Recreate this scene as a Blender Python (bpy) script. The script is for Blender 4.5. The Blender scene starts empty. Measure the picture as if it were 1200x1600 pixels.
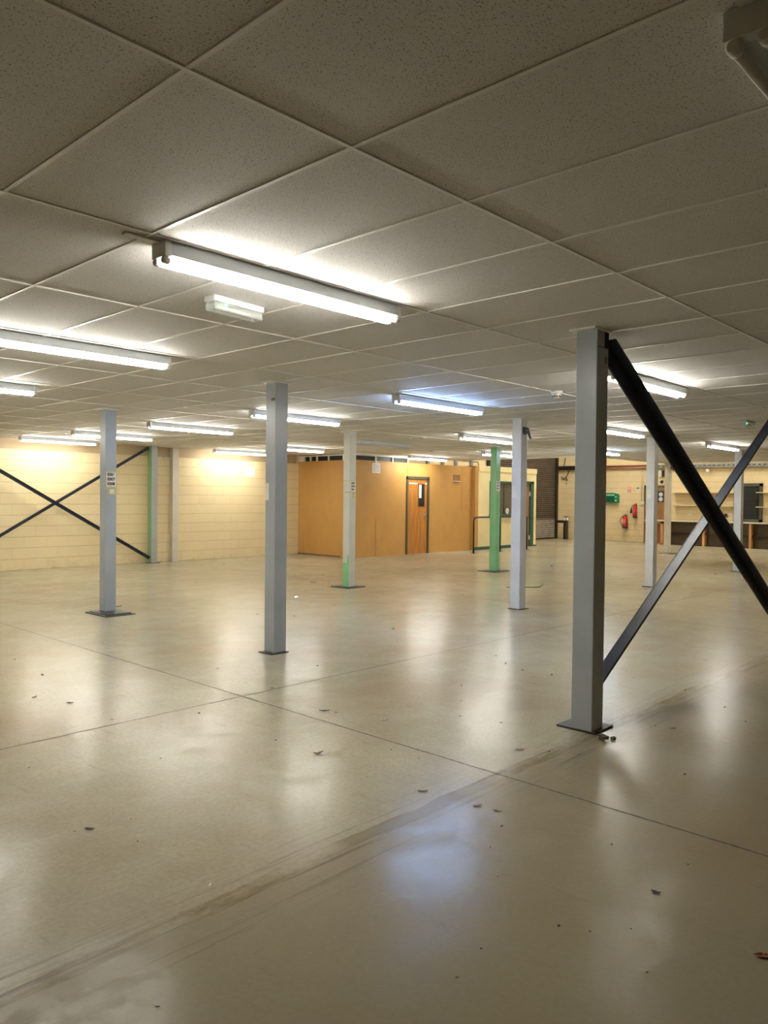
import bpy, bmesh, math, random
from mathutils import Vector, Matrix
random.seed(7)
SC = bpy.context.scene
COL = SC.collection
R = math.radians

# ------------------------------------------------------------------ camera
CZ = 1.50995          # eye height
CEIL = 2.617          # suspended ceiling
F_PX = 1205.05
YAW, PITCH, ROLL = R(43.1608), R(-1.03943), R(0.59294)
Fv = Vector((math.cos(YAW)*math.cos(PITCH), math.sin(YAW)*math.cos(PITCH), math.sin(PITCH)))
Rv = Vector((math.sin(YAW), -math.cos(YAW), 0))
Uv = Rv.cross(Fv)
R2 = Rv*math.cos(ROLL) + Uv*math.sin(ROLL)
U2 = -Rv*math.sin(ROLL) + Uv*math.cos(ROLL)
cam_d = bpy.data.cameras.new('camera')
cam = bpy.data.objects.new('camera', cam_d)
COL.objects.link(cam)
M = Matrix((( R2.x, U2.x, -Fv.x, 0), (R2.y, U2.y, -Fv.y, 0), (R2.z, U2.z, -Fv.z, CZ), (0, 0, 0, 1)))
cam.matrix_world = M
cam_d.sensor_fit = 'VERTICAL'
cam_d.sensor_height = 36
cam_d.lens = F_PX*36/1600
cam_d.clip_start = 0.05
cam_d.clip_end = 200
SC.camera = cam

# ------------------------------------------------------------------ view, world, light levels
SC.view_settings.view_transform = 'Standard'
SC.view_settings.look = 'None'
SC.view_settings.gamma = 1
SC.view_settings.use_curve_mapping = False
SC.view_settings.exposure = 2.74
SC.cycles.use_denoising = True
SC.cycles.max_bounces = 10
SC.cycles.diffuse_bounces = 6
w = bpy.data.worlds.new('world')
SC.world = w
w.use_nodes = True
w.node_tree.nodes['Background'].inputs[0].default_value = (0.9, 0.93, 1, 1)
w.node_tree.nodes['Background'].inputs[1].default_value = 0.0
TUBE = 11.0            # radiance of a lit fluorescent tube
HIGH = 66.0            # high-bay battens in the tall part of the hall
TUBE_COL = (1.0, 0.96, 0.87)
BLUE_COL = (0.34, 0.55, 1.0)

# ------------------------------------------------------------------ materials
def nt(name):
    m = bpy.data.materials.new(name); m.use_nodes = True
    t = m.node_tree
    return m, t, t.nodes, t.links, t.nodes['Principled BSDF']

def math_node(n, l, op, a, b=None, c=None):
    k = n.new('ShaderNodeMath'); k.operation = op
    for i, v in enumerate((a, b, c)):
        if v is None: continue
        if isinstance(v, (int, float)): k.inputs[i].default_value = v
        else: l.new(v, k.inputs[i])
    return k.outputs[0]

def mix_col(n, l, fac, a, b):
    k = n.new('ShaderNodeMix'); k.data_type = 'RGBA'
    if isinstance(fac, (int, float)): k.inputs[0].default_value = fac
    else: l.new(fac, k.inputs[0])
    for i, v in ((6, a), (7, b)):
        if isinstance(v, tuple): k.inputs[i].default_value = (*v[:3], 1)
        else: l.new(v, k.inputs[i])
    return k.outputs[2]

def noise(n, l, vec, scale, detail=3, rough=0.5):
    k = n.new('ShaderNodeTexNoise'); k.inputs['Scale'].default_value = scale
    k.inputs['Detail'].default_value = detail; k.inputs['Roughness'].default_value = rough
    l.new(vec, k.inputs['Vector']); return k.outputs['Fac']

def ramp(n, l, fac, a, b):
    k = n.new('ShaderNodeMapRange'); l.new(fac, k.inputs[0])
    k.inputs[1].default_value = a; k.inputs[2].default_value = b
    return k.outputs[0]

def obj_coord(n):
    return n.new('ShaderNodeTexCoord').outputs['Object']

def bump(n, l, bs, h, strength, dist=0.01):
    k = n.new('ShaderNodeBump'); k.inputs['Strength'].default_value = strength
    k.inputs['Distance'].default_value = dist
    l.new(h, k.inputs['Height']); l.new(k.outputs[0], bs.inputs['Normal'])

def plain(name, col, rough=0.5, metal=0.0, var=0.06, scale=6.0, bmp=0.0, bscale=60.0, spec=0.5):
    m, t, n, l, b = nt(name)
    v = obj_coord(n)
    f = noise(n, l, v, scale, 4)
    dark = tuple(max(0, c*(1-var*2)) for c in col); light = tuple(min(1, c*(1+var*2)) for c in col)
    l.new(mix_col(n, l, ramp(n, l, f, 0.3, 0.7), dark, light), b.inputs['Base Color'])
    b.inputs['Roughness'].default_value = rough
    b.inputs['Metallic'].default_value = metal
    b.inputs['Specular IOR Level'].default_value = spec
    if bmp: bump(n, l, b, noise(n, l, v, bscale, 3), bmp, 0.002)
    return m

def emit(name, col, s):
    m, t, n, l, b = nt(name)
    b.inputs['Base Color'].default_value = (0.8, 0.8, 0.8, 1)
    b.inputs['Emission Color'].default_value = (*col, 1)
    b.inputs['Emission Strength'].default_value = s
    return m

def glass(name, col, alpha=0.35, rough=0.05):
    m, t, n, l, b = nt(name)
    b.inputs['Base Color'].default_value = (*col, 1)
    b.inputs['Roughness'].default_value = rough
    b.inputs['Alpha'].default_value = alpha
    return m

def floor_material():
    m, t, n, l, b = nt('polished_concrete')
    v = obj_coord(n)
    def mapped(sc, rot=0.0, loc=(0, 0, 0)):
        mp = n.new('ShaderNodeMapping'); mp.inputs['Scale'].default_value = sc
        mp.inputs['Rotation'].default_value = (0, 0, rot); mp.inputs['Location'].default_value = loc
        l.new(v, mp.inputs[0]); return mp.outputs[0]
    mul = lambda a_, b_: math_node(n, l, 'MULTIPLY', a_, b_)
    c = mix_col(n, l, ramp(n, l, noise(n, l, v, 0.55, 3), 0.32, 0.68), (0.36, 0.315, 0.208), (0.435, 0.402, 0.285))
    mid = noise(n, l, v, 2.2, 7, 0.68)
    c = mix_col(n, l, mul(ramp(n, l, mid, 0.42, 0.72), 0.55), c, (0.46, 0.42, 0.31))
    c = mix_col(n, l, mul(ramp(n, l, noise(n, l, mapped((1, 1, 1), 0, (7, 3, 0)), 0.8, 3), 0.48, 0.72), 0.45), c, (0.37, 0.245, 0.155))
    c = mix_col(n, l, mul(ramp(n, l, noise(n, l, v, 42, 6, 0.8), 0.42, 0.7), 0.42), c, (0.20, 0.165, 0.11))
    c = mix_col(n, l, mul(ramp(n, l, noise(n, l, mapped((1.0, 9.0, 1), 0.4), 1.6, 8, 0.78), 0.56, 0.74), 0.3), c, (0.50, 0.46, 0.34))
    c = mix_col(n, l, mul(ramp(n, l, noise(n, l, mapped((7.0, 1.2, 1), -0.25, (4, 4, 0)), 1.6, 8, 0.78), 0.58, 0.68), 0.45), c, (0.21, 0.17, 0.11))
    # glue and dirt band where a partition once stood, along y = 2.39
    sep = n.new('ShaderNodeSeparateXYZ'); l.new(v, sep.inputs[0])
    wob = mul(math_node(n, l, 'SUBTRACT', noise(n, l, v, 2.0, 5), 0.5), 0.11)
    dy = math_node(n, l, 'ABSOLUTE', math_node(n, l, 'ADD', math_node(n, l, 'SUBTRACT', sep.outputs[1], 2.385), wob))
    patch = ramp(n, l, noise(n, l, mapped((1.0, 2.5, 1)), 1.9, 8, 0.75), 0.42, 0.58)
    # bare browner slab on the near side of the old partition line
    ed = math_node(n, l, 'ADD', sep.outputs[1], wob)
    near = ramp(n, l, ed, 2.375, 2.345)
    c = mix_col(n, l, near, c, mix_col(n, l, 0.68, c, (0.262, 0.212, 0.128)))
    patch = math_node(n, l, 'MAXIMUM', patch, mul(ramp(n, l, math_node(n, l, 'ABSOLUTE', math_node(n, l, 'SUBTRACT', sep.outputs[0], 2.85)), 0.62, 0.5), 0.8))
    c = mix_col(n, l, mul(mul(ramp(n, l, dy, 0.05, 0.04), patch), 0.85), c, (0.20, 0.148, 0.068))
    st = ramp(n, l, noise(n, l, mapped((0.9, 34, 1), 0.03), 1.0, 5, 0.7), 0.54, 0.64)
    c = mix_col(n, l, mul(mul(ramp(n, l, dy, 0.30, 0.05), st), 0.75), c, (0.14, 0.105, 0.06))
    l.new(c, b.inputs['Base Color'])
    rg = noise(n, l, v, 3.5, 10, 0.85)
    b.inputs['Roughness'].default_value = 0.235
    near_gloss = math_node(n, l, 'ADD', 0.2, mul(ramp(n, l, sep.outputs[1], 1.35, 1.65), 0.8))     # specular lowered on the near strip so a lamp reflection fades
    l.new(mul(near_gloss, math_node(n, l, 'ADD', 0.05, mul(ramp(n, l, rg, 0.57, 0.45), 0.17))), b.inputs['Specular IOR Level'])
    bump(n, l, b, noise(n, l, v, 11, 7, 0.65), 0.13, 0.006)
    return m

def tile_material():
    m, t, n, l, b = nt('fissured_ceiling_tile')
    v = obj_coord(n)
    f = noise(n, l, v, 260, 3, 0.6)
    pit = ramp(n, l, noise(n, l, v, 165, 2, 0.5), 0.59, 0.66)
    big = noise(n, l, v, 0.7, 2)
    c = mix_col(n, l, ramp(n, l, big, 0.3, 0.7), (0.70, 0.68, 0.65), (0.75, 0.73, 0.70))
    c = mix_col(n, l, math_node(n, l, 'MULTIPLY', ramp(n, l, f, 0.4, 0.7), 0.16), c, (0.42, 0.4, 0.35))
    c = mix_col(n, l, math_node(n, l, 'MULTIPLY', pit, 0.8), c, (0.22, 0.195, 0.16))
    l.new(c, b.inputs['Base Color'])
    b.inputs['Roughness'].default_value = 0.75
    b.inputs['Specular IOR Level'].default_value = 0.3
    bump(n, l, b, math_node(n, l, 'SUBTRACT', f, math_node(n, l, 'MULTIPLY', pit, 1.5)), 0.3, 0.002)
    return m

def block_material(name, horiz, c1=(0.705, 0.575, 0.335), c2=(0.73, 0.605, 0.36)):
    """painted blockwork: 440 x 215 blocks; horiz = 'X' or 'Y' axis the wall runs along"""
    m, t, n, l, b = nt(name)
    v = obj_coord(n)
    sep = n.new('ShaderNodeSeparateXYZ'); l.new(v, sep.inputs[0])
    cmb = n.new('ShaderNodeCombineXYZ')
    l.new(sep.outputs[0 if horiz == 'X' else 1], cmb.inputs[0]); l.new(sep.outputs[2], cmb.inputs[1])
    u = sep.outputs[0 if horiz == 'X' else 1]
    rowf = math_node(n, l, 'DIVIDE', sep.outputs[2], 0.2185)
    row = math_node(n, l, 'FLOOR', rowf)
    uu = math_node(n, l, 'ADD', math_node(n, l, 'DIVIDE', u, 0.45), math_node(n, l, 'MULTIPLY', math_node(n, l, 'MODULO', row, 2), 0.5))
    def near(val, period, w0, w1):
        fr = math_node(n, l, 'FRACT', val)
        d = math_node(n, l, 'MULTIPLY', math_node(n, l, 'MINIMUM', fr, math_node(n, l, 'SUBTRACT', 1.0, fr)), period)
        return ramp(n, l, d, w1, w0)
    hl = near(rowf, 0.2185, 0.0035, 0.008); vl = near(uu, 0.45, 0.003, 0.006)
    joint = math_node(n, l, 'MAXIMUM', hl, math_node(n, l, 'MULTIPLY', vl, 0.4))
    cell = n.new('ShaderNodeTexWhiteNoise'); cc = n.new('ShaderNodeCombineXYZ')
    l.new(math_node(n, l, 'FLOOR', uu), cc.inputs[0]); l.new(row, cc.inputs[1]); l.new(cc.outputs[0], cell.inputs['Vector'])
    c = mix_col(n, l, cell.outputs['Value'], c1, c2)
    f = noise(n, l, v, 1.3, 4)
    c = mix_col(n, l, math_node(n, l, 'MULTIPLY', ramp(n, l, f, 0.45, 0.75), 0.3), c, (c2[0]*1.05, c2[1]*1.05, c2[2]*1.08))
    c = mix_col(n, l, math_node(n, l, 'MULTIPLY', joint, 0.75), c, (c1[0]*0.72, c1[1]*0.68, c1[2]*0.6))
    # scuffed dirt of its own shape at the foot
    dirt = math_node(n, l, 'MULTIPLY', ramp(n, l, sep.outputs[2], 0.25, 0.0), ramp(n, l, noise(n, l, v, 6, 5, 0.7), 0.5, 0.7))
    c = mix_col(n, l, math_node(n, l, 'MULTIPLY', dirt, 0.5), c, (0.35, 0.25, 0.12))
    l.new(c, b.inputs['Base Color'])
    b.inputs['Roughness'].default_value = 0.55
    b.inputs['Specular IOR Level'].default_value = 0.35
    h = math_node(n, l, 'ADD', math_node(n, l, 'MULTIPLY', joint, -1.0), math_node(n, l, 'MULTIPLY', noise(n, l, v, 55, 4), 0.3))
    bump(n, l, b, h, 0.6, 0.006)
    return m

def wood_material(name, col, dark, scale=(2, 2, 0.35), rough=0.45, amt=0.5):
    m, t, n, l, b = nt(name)
    v = obj_coord(n)
    mp = n.new('ShaderNodeMapping'); mp.inputs['Scale'].default_value = scale; l.new(v, mp.inputs[0])
    f = noise(n, l, mp.outputs[0], 5, 6, 0.65)
    c = mix_col(n, l, math_node(n, l, 'MULTIPLY', ramp(n, l, f, 0.4, 0.7), amt), col, dark)
    l.new(c, b.inputs['Base Color']); b.inputs['Roughness'].default_value = rough
    return m

def paint_steel(name, col, rough=0.28, green_to=None, green_face=None, green_z=None):
    """gloss paint on steel, old green paint showing on a face (green_face: 'x' = only the -X face)"""
    m, t, n, l, b = nt(name)
    v = obj_coord(n)
    f = noise(n, l, v, 3.0, 4)
    c = mix_col(n, l, ramp(n, l, f, 0.3, 0.7), tuple(k*0.93 for k in col), tuple(min(1, k*1.07) for k in col))
    sc = ramp(n, l, noise(n, l, v, 22, 6, 0.7), 0.68, 0.72)
    c = mix_col(n, l, math_node(n, l, 'MULTIPLY', sc, 0.35), c, tuple(k*0.55 for k in col))
    if green_to:
        sep = n.new('ShaderNodeSeparateXYZ'); l.new(v, sep.inputs[0])
        fac = math_node(n, l, 'LESS_THAN', sep.outputs[0], -0.0735)
        if green_z:
            e = math_node(n, l, 'ADD', math_node(n, l, 'MULTIPLY', math_node(n, l, 'LESS_THAN', sep.outputs[1], -0.03), 0.13), green_z)
            fac = math_node(n, l, 'MULTIPLY', fac, math_node(n, l, 'LESS_THAN', sep.outputs[2], e))
        c = mix_col(n, l, fac, c, green_to)
    l.new(c, b.inputs['Base Color'])
    b.inputs['Roughness'].default_value = rough
    bump(n, l, b, noise(n, l, v, 9, 2), 0.12, 0.003)
    return m

MT = {}
MT['floor'] = floor_material()
MT['tile'] = tile_material()
MT['joint'] = plain('dirt_filled_joint', (0.085, 0.062, 0.04), 0.9, 0, 0.3, 30)
MT['tbar'] = plain('white_ceiling_bar', (0.77, 0.75, 0.70), 0.3, 0.0, 0.02)
MT['block_x'] = block_material('cream_blockwork_left', 'X')
MT['block_y'] = block_material('cream_blockwork_back', 'Y')
MT['band'] = plain('tan_wall_board', (0.50, 0.38, 0.225), 0.6, 0, 0.04, 1.5)
MT['render'] = plain('cream_render', (0.76, 0.66, 0.36), 0.6, 0, 0.03, 2.0, 0.2)
MT['rear'] = plain('cream_wall_paint', (0.55, 0.46, 0.29), 0.7, 0, 0.03, 1.0)
MT['roof'] = plain('pale_roof_sheet', (0.6, 0.6, 0.58), 0.7, 0, 0.03, 1.0)
MT['steel'] = paint_steel('grey_column_paint', (0.40, 0.435, 0.465))
MT['steel_pale'] = paint_steel('pale_grey_column_paint', (0.68, 0.70, 0.73))
MT['steel_cream'] = paint_steel('off_white_column_paint', (0.60, 0.585, 0.50), 0.35, (0.24, 0.52, 0.25), 'x', 0.41)
MT['steel_halfgreen'] = paint_steel('grey_column_paint_green_side', (0.36, 0.37, 0.365), 0.28, (0.21, 0.42, 0.19), 'x')
MT['steel_green'] = paint_steel('green_column_paint', (0.22, 0.50, 0.26), 0.25)
MT['steel_white'] = paint_steel('off_white_pier_paint', (0.60, 0.56, 0.46), 0.4)
MT['plate'] = plain('dark_base_plate', (0.05, 0.052, 0.05), 0.5, 0.3, 0.2, 20)
MT['navy'] = plain('dark_navy_brace_paint', (0.022, 0.027, 0.040), 0.42, 0.0, 0.15, 5, spec=0.35)
MT['bolt'] = plain('galvanised_bolt', (0.5, 0.5, 0.48), 0.35, 0.8, 0.1)
MT['black'] = plain('black_plastic', (0.015, 0.015, 0.015), 0.4, 0, 0.1)
MT['blackpaint'] = plain('black_rail_paint', (0.02, 0.016, 0.012), 0.35, 0, 0.3, 12)
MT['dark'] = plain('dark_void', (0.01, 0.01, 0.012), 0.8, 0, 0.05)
MT['fit_body'] = plain('white_fitting_enamel', (0.56, 0.60, 0.63), 0.35, 0, 0.02)
MT['fit_cap'] = plain('white_lampholder', (0.7, 0.7, 0.66), 0.45, 0, 0.02)
MT['tube'] = emit('lit_tube', TUBE_COL, TUBE)
MT['tube_blue'] = emit('lit_tube_cool', BLUE_COL, TUBE*1.25)
MT['tube_off'] = plain('unlit_tube', (0.75, 0.74, 0.7), 0.2, 0, 0.02)
MT['high'] = emit('lit_high_tube', (1.0, 0.93, 0.80), HIGH)
MT['clear'] = glass('clear_acrylic', (0.85, 0.9, 0.88), 0.3)
MT['led'] = emit('green_led', (0.05, 1.0, 0.45), 2.0)
MT['white_plastic'] = plain('white_plastic', (0.72, 0.71, 0.66), 0.4, 0, 0.03)
MT['mdf'] = wood_material('tan_mdf', (0.54, 0.295, 0.082), (0.46, 0.24, 0.06), (0.5, 0.5, 0.3), 0.55, 0.7)
MT['plydoor'] = wood_material('varnished_plywood', (0.50, 0.215, 0.045), (0.30, 0.10, 0.018), (3, 3, 0.3), 0.3, 0.8)
MT['olive'] = plain('olive_frame_paint', (0.085, 0.085, 0.05), 0.4, 0, 0.05)
MT['greenframe'] = plain('dark_green_frame_paint', (0.035, 0.10, 0.065), 0.4, 0, 0.08)
MT['brownwood'] = wood_material('brown_laminate', (0.30, 0.155, 0.055), (0.20, 0.095, 0.03), (2, 2, 0.4), 0.4)
MT['redwood'] = wood_material('red_brown_board', (0.27, 0.10, 0.035), (0.17, 0.06, 0.02), (2, 2, 0.4), 0.5)
MT['benchback'] = wood_material('dark_brown_board', (0.125, 0.085, 0.045), (0.08, 0.055, 0.03), (2, 0.4, 2), 0.6)
MT['rawpine'] = wood_material('orange_pine', (0.55, 0.28, 0.11), (0.42, 0.2, 0.07), (3, 3, 0.5), 0.5)
MT['worktop'] = plain('pale_worktop', (0.62, 0.58, 0.48), 0.35, 0, 0.04)
MT['shelf'] = plain('cream_shelf_board', (0.62, 0.53, 0.34), 0.5, 0, 0.05)
MT['shutter'] = plain('dark_brown_shutter', (0.085, 0.066, 0.05), 0.38, 0.2, 0.12, 4)
MT['shutter_pale'] = plain('pale_grey_shutter_slats', (0.30, 0.265, 0.215), 0.4, 0.2, 0.1, 4)  # paler colour for the lower part of the curtain
MT['guide'] = plain('shutter_guide_paint', (0.02, 0.014, 0.01), 0.4, 0.2, 0.1)
MT['galv'] = plain('galvanised_tray', (0.32, 0.33, 0.32), 0.4, 0.6, 0.1, 8)
MT['redpipe'] = plain('faded_red_pipe', (0.36, 0.15, 0.115), 0.5, 0, 0.08)
MT['firstaid'] = plain('green_plastic', (0.008, 0.20, 0.095), 0.3, 0, 0.1)
MT['firstaid_pale'] = plain('pale_green_print', (0.45, 0.7, 0.55), 0.4, 0, 0.1)
MT['red'] = plain('extinguisher_red', (0.55, 0.025, 0.03), 0.25, 0, 0.05)
MT['redsign'] = plain('red_sign_print', (0.72, 0.07, 0.05), 0.5, 0, 0.05)
MT['extlabel'] = plain('pale_red_print', (0.62, 0.22, 0.19), 0.4, 0, 0.1)
MT['paper'] = plain('white_paper', (0.78, 0.76, 0.70), 0.7, 0, 0.03)
MT['ink'] = plain('black_ink', (0.02, 0.02, 0.02), 0.7, 0, 0.05)
MT['greyink'] = plain('grey_ink', (0.25, 0.25, 0.26), 0.7, 0, 0.05)
MT['tape'] = plain('yellowed_tape', (0.56, 0.49, 0.24), 0.5, 0, 0.15, 30)
MT['browntape'] = plain('brown_tape', (0.16, 0.115, 0.06), 0.5, 0, 0.15, 30)
MT['silver'] = plain('satin_chrome', (0.7, 0.7, 0.68), 0.2, 0.9, 0.03)
MT['brownglass'] = plain('dim_brown_glazing', (0.07, 0.052, 0.035), 0.08, 0, 0.15, 1.5)
MT['darkglass'] = plain('dark_glazing', (0.02, 0.024, 0.022), 0.35, 0, 0.1, 1.5, spec=0.25)
MT['leaf'] = plain('dry_leaf', (0.16, 0.075, 0.03), 0.7, 0, 0.3, 40)
MT['leaf_red'] = plain('red_brown_leaf', (0.33, 0.09, 0.035), 0.6, 0, 0.25, 40)
MT['leaf_tan'] = plain('tan_leaf', (0.27, 0.2, 0.11), 0.7, 0, 0.2, 40)
MT['scrap'] = plain('dark_scrap', (0.045, 0.03, 0.02), 0.8, 0, 0.3, 60)
MT['foil'] = plain('crumpled_foil', (0.85, 0.86, 0.88), 0.15, 0.9, 0.03)
MT['clump'] = plain('brown_debris', (0.12, 0.095, 0.06), 0.9, 0, 0.3, 60, 0.5)

# ------------------------------------------------------------------ mesh helpers
def add_box(bm, lo, hi, bev=0.0, mat=0, mtx=None):
    lo = Vector(lo); hi = Vector(hi)
    r = bmesh.ops.create_cube(bm, size=1.0)
    vs = r['verts']
    for v in vs:
        v.co = Vector([lo[i] + (v.co[i]+0.5)*(hi[i]-lo[i]) for i in range(3)])
    faces = {f for v in vs for f in v.link_faces}
    if bev > 0:
        es = list({e for v in vs for e in v.link_edges})
        rr = bmesh.ops.bevel(bm, geom=es, offset=bev, segments=2, profile=0.6, affect='EDGES')
        vs = [v for v in rr['verts']]
        vs = list({v for f in rr['faces'] for v in f.verts} | set(vs))
        faces = {f for v in vs for f in v.link_faces}
        vs = list({v for f in faces for v in f.verts})
    for f in faces: f.material_index = mat
    if mtx is not None:
        bmesh.ops.transform(bm, matrix=mtx, verts=vs)
    return vs

def add_tube(bm, pts, rad, seg=12, mat=0, caps=True):
    """round bar swept along pts; rad scalar or list"""
    pts = [Vector(p) for p in pts]
    rads = rad if isinstance(rad, (list, tuple)) else [rad]*len(pts)
    rings = []
    up = Vector((0, 0, 1))
    prev = None
    for i, p in enumerate(pts):
        d = (pts[min(i+1, len(pts)-1)] - pts[max(i-1, 0)]).normalized()
        if prev is None:
            a = d.cross(up)
            if a.length < 1e-3: a = d.cross(Vector((1, 0, 0)))
        else:
            a = prev - d*prev.dot(d)
        a.normalize(); prev = a
        b_ = d.cross(a)
        rings.append([bm.verts.new(p + (a*math.cos(2*math.pi*k/seg) + b_*math.sin(2*math.pi*k/seg))*rads[i]) for k in range(seg)])
    for i in range(len(rings)-1):
        for k in range(seg):
            f = bm.faces.new((rings[i][k], rings[i][(k+1) % seg], rings[i+1][(k+1) % seg], rings[i+1][k]))
            f.material_index = mat; f.smooth = True
    if caps:
        f = bm.faces.new(rings[0]); f.material_index = mat
        f = bm.faces.new(list(reversed(rings[-1]))); f.material_index = mat

def add_lathe(bm, prof, seg=24, mat=0, mtx=None):
    """prof: list of (radius, z)"""
    rings = []; vs = []
    for r_, z in prof:
        ring = [bm.verts.new((r_*math.cos(2*math.pi*k/seg), r_*math.sin(2*math.pi*k/seg), z)) for k in range(seg)]
        rings.append(ring); vs += ring
    for i in range(len(rings)-1):
        for k in range(seg):
            f = bm.faces.new((rings[i][k], rings[i][(k+1) % seg], rings[i+1][(k+1) % seg], rings[i+1][k]))
            f.smooth = True; f.material_index = mat
    for ring in (rings[0], rings[-1]):
        f = bm.faces.new(ring); f.material_index = mat
    if mtx is not None: bmesh.ops.transform(bm, matrix=mtx, verts=vs)

def add_prism(bm, poly, y0, y1, mat=0):
    """poly in (x, z), extruded along y"""
    a = [bm.verts.new((x, y0, z)) for x, z in poly]
    b_ = [bm.verts.new((x, y1, z)) for x, z in poly]
    n_ = len(poly)
    for f in (bm.faces.new(a), bm.faces.new(list(reversed(b_)))): f.material_index = mat
    for i in range(n_):
        f = bm.faces.new((a[i], b_[i], b_[(i+1) % n_], a[(i+1) % n_])); f.material_index = mat

def obj(name, bm, mats, parent=None, loc=None, rotz=0.0, label=None):
    bmesh.ops.recalc_face_normals(bm, faces=bm.faces)
    me = bpy.data.meshes.new(name)
    bm.to_mesh(me); bm.free()
    for m in (mats if isinstance(mats, (list, tuple)) else [mats]): me.materials.append(m)
    o = bpy.data.objects.new(name, me); COL.objects.link(o)
    if parent is not None: o.parent = parent
    if loc is not None: o.location = loc
    if rotz: o.rotation_euler = (0, 0, rotz)
    if label: o['label'] = label
    return o

def thing(name, label, cat, loc=(0, 0, 0), rotz=0.0, group=None, rot=None):
    o = bpy.data.objects.new(name, None); COL.objects.link(o)
    o.empty_display_size = 0.1
    o.location = loc; o.rotation_euler = rot or (0, 0, rotz)
    o['label'] = label; o['category'] = cat
    if group: o['group'] = group
    return o

def tag(o, label, cat, group=None):
    o['label'] = label; o['category'] = cat
    if group: o['group'] = group
    return o

def struct(name, bm, m, parent=None, loc=None):
    o = obj(name, bm, m, parent, loc)
    if parent is None: o['kind'] = 'structure'
    return o

def boxes(*bs, bev=0.0):
    bm = bmesh.new()
    for b_ in bs: add_box(bm, b_[0], b_[1], b_[3] if len(b_) > 3 else bev, b_[2] if len(b_) > 2 else 0)
    return bm

def text_mesh(name, body, size, mat, parent, mtx, bold=0.0):
    """lettering in the built-in font turned into a mesh; drawn in the XY plane, centred"""
    cu = bpy.data.curves.new('lettering', 'FONT')
    cu.body = body; cu.size = size; cu.align_x = 'CENTER'; cu.align_y = 'CENTER'
    cu.extrude = 0.0004; cu.offset = bold; cu.space_line = 1.0
    to = bpy.data.objects.new('lettering', cu); COL.objects.link(to)
    bpy.context.view_layer.update()
    dg = bpy.context.evaluated_depsgraph_get()
    me = bpy.data.meshes.new_from_object(to.evaluated_get(dg))
    bpy.data.objects.remove(to, do_unlink=True); bpy.data.curves.remove(cu)
    me.materials.clear(); me.materials.append(mat)
    o = bpy.data.objects.new(name, me); COL.objects.link(o)
    o.parent = parent; o.matrix_local = mtx
    return o

# facing frames for flat things: local X = reading direction, local Y = up
def facing(normal):
    n_ = Vector(normal); up = Vector((0, 0, 1)); x = up.cross(n_)
    return Matrix((( x.x, up.x, n_.x, 0), (x.y, up.y, n_.y, 0), (x.z, up.z, n_.z, 0), (0, 0, 0, 1)))
FACE_NY = facing((0, -1, 0))      # seen on -Y faces
FACE_NX = facing((-1, 0, 0))      # seen on -X faces

# ================================================================== SETTING
XN, YN = -7.0, -6.5               # walls behind the camera
XB, YL = 26.8, 15.75              # back wall, left wall
TALL = 6.0
struct('floor', boxes(((XN-0.2, YN-0.2, -0.2), (XB+0.3, YL+0.4, 0))), MT['floor'])

# sawn slab joints
fl = bpy.data.objects['floor']
rj = random.Random(3)
for ax, p in (('x', 3.509), ('x', 9.538), ('x', 15.57), ('x', 21.6), ('y', 4.743), ('y', 10.77)):
    bm = bmesh.new(); prev = None
    a0, a1 = (YN, YL) if ax == 'x' else (XN, XB)
    k = a0
    while k < a1:
        j_ = p + rj.uniform(-0.0025, 0.0025); hw = rj.uniform(0.0045, 0.007)
        q = [(j_-hw, k), (j_+hw, k)]
        cur = [bm.verts.new((x_, y_, 0.0006) if ax == 'x' else (y_, x_, 0.0006)) for x_, y_ in q]
        if prev: bm.faces.new((prev[0], prev[1], cur[1], cur[0]))
        prev = cur; k += 0.12
    struct('floor_joint', bm, MT['joint'], fl)

# suspended ceiling under the mezzanine: stepped outline
EX1, EX2, EY1, EY2 = 17.5, 21.95, 13.55, 9.35
ceil_rects = [(XN, YN, 13.4, YL), (13.4, YN, EX1, EY1), (EX1, YN, EX2, EY2)]
bm = bmesh.new()
for x0, y0, x1, y1 in ceil_rects: add_box(bm, (x0, y0, CEIL), (x1, y1, CEIL+0.28))
ceiling = struct('ceiling', bm, MT['tile'])
def inside(x, y): return any(a-1e-6 <= x <= c+1e-6 and b_-1e-6 <= y <= d+1e-6 for a, b_, c, d in ceil_rects)
GX0, GY0 = 1.711, 1.760
bm = bmesh.new()
tb, th = 0.0078, 0.006
ymax_at = lambda x: YL if x <= 13.4 else (EY1 if x <= EX1 else EY2)
xmax_at = lambda y: 13.4 if y > EY1 else (EX1 if y > EY2 else EX2)
j = -6
while GY0+1.2*j < YL:
    y = GY0+1.2*j
    if y > YN: add_box(bm, (XN, y-tb, CEIL-th), (xmax_at(y), y+tb, CEIL+0.001))
    j += 1
i = -7
while GX0+0.6*i < EX2:
    x = GX0+0.6*i
    if x > XN: add_box(bm, (x-tb, YN, CEIL-th*0.8), (x+tb, ymax_at(x), CEIL+0.001))
    i += 1
struct('ceiling_grid', bm, MT['tbar'], ceiling)
# white edge trim round the mezzanine
struct('trim_1', boxes(((13.4, EY1, CEIL-0.03), (EX1+0.03, EY1+0.03, CEIL+0.30)), ((EX1, EY2, CEIL-0.03), (EX1+0.03, EY1+0.03, CEIL+0.30)),
       ((EX1, EY2, CEIL-0.03), (EX2+0.03, EY2+0.03, CEIL+0.30)), ((EX2, YN, CEIL-0.03), (EX2+0.03, EY2+0.03, CEIL+0.30))), MT['tbar'])

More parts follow.
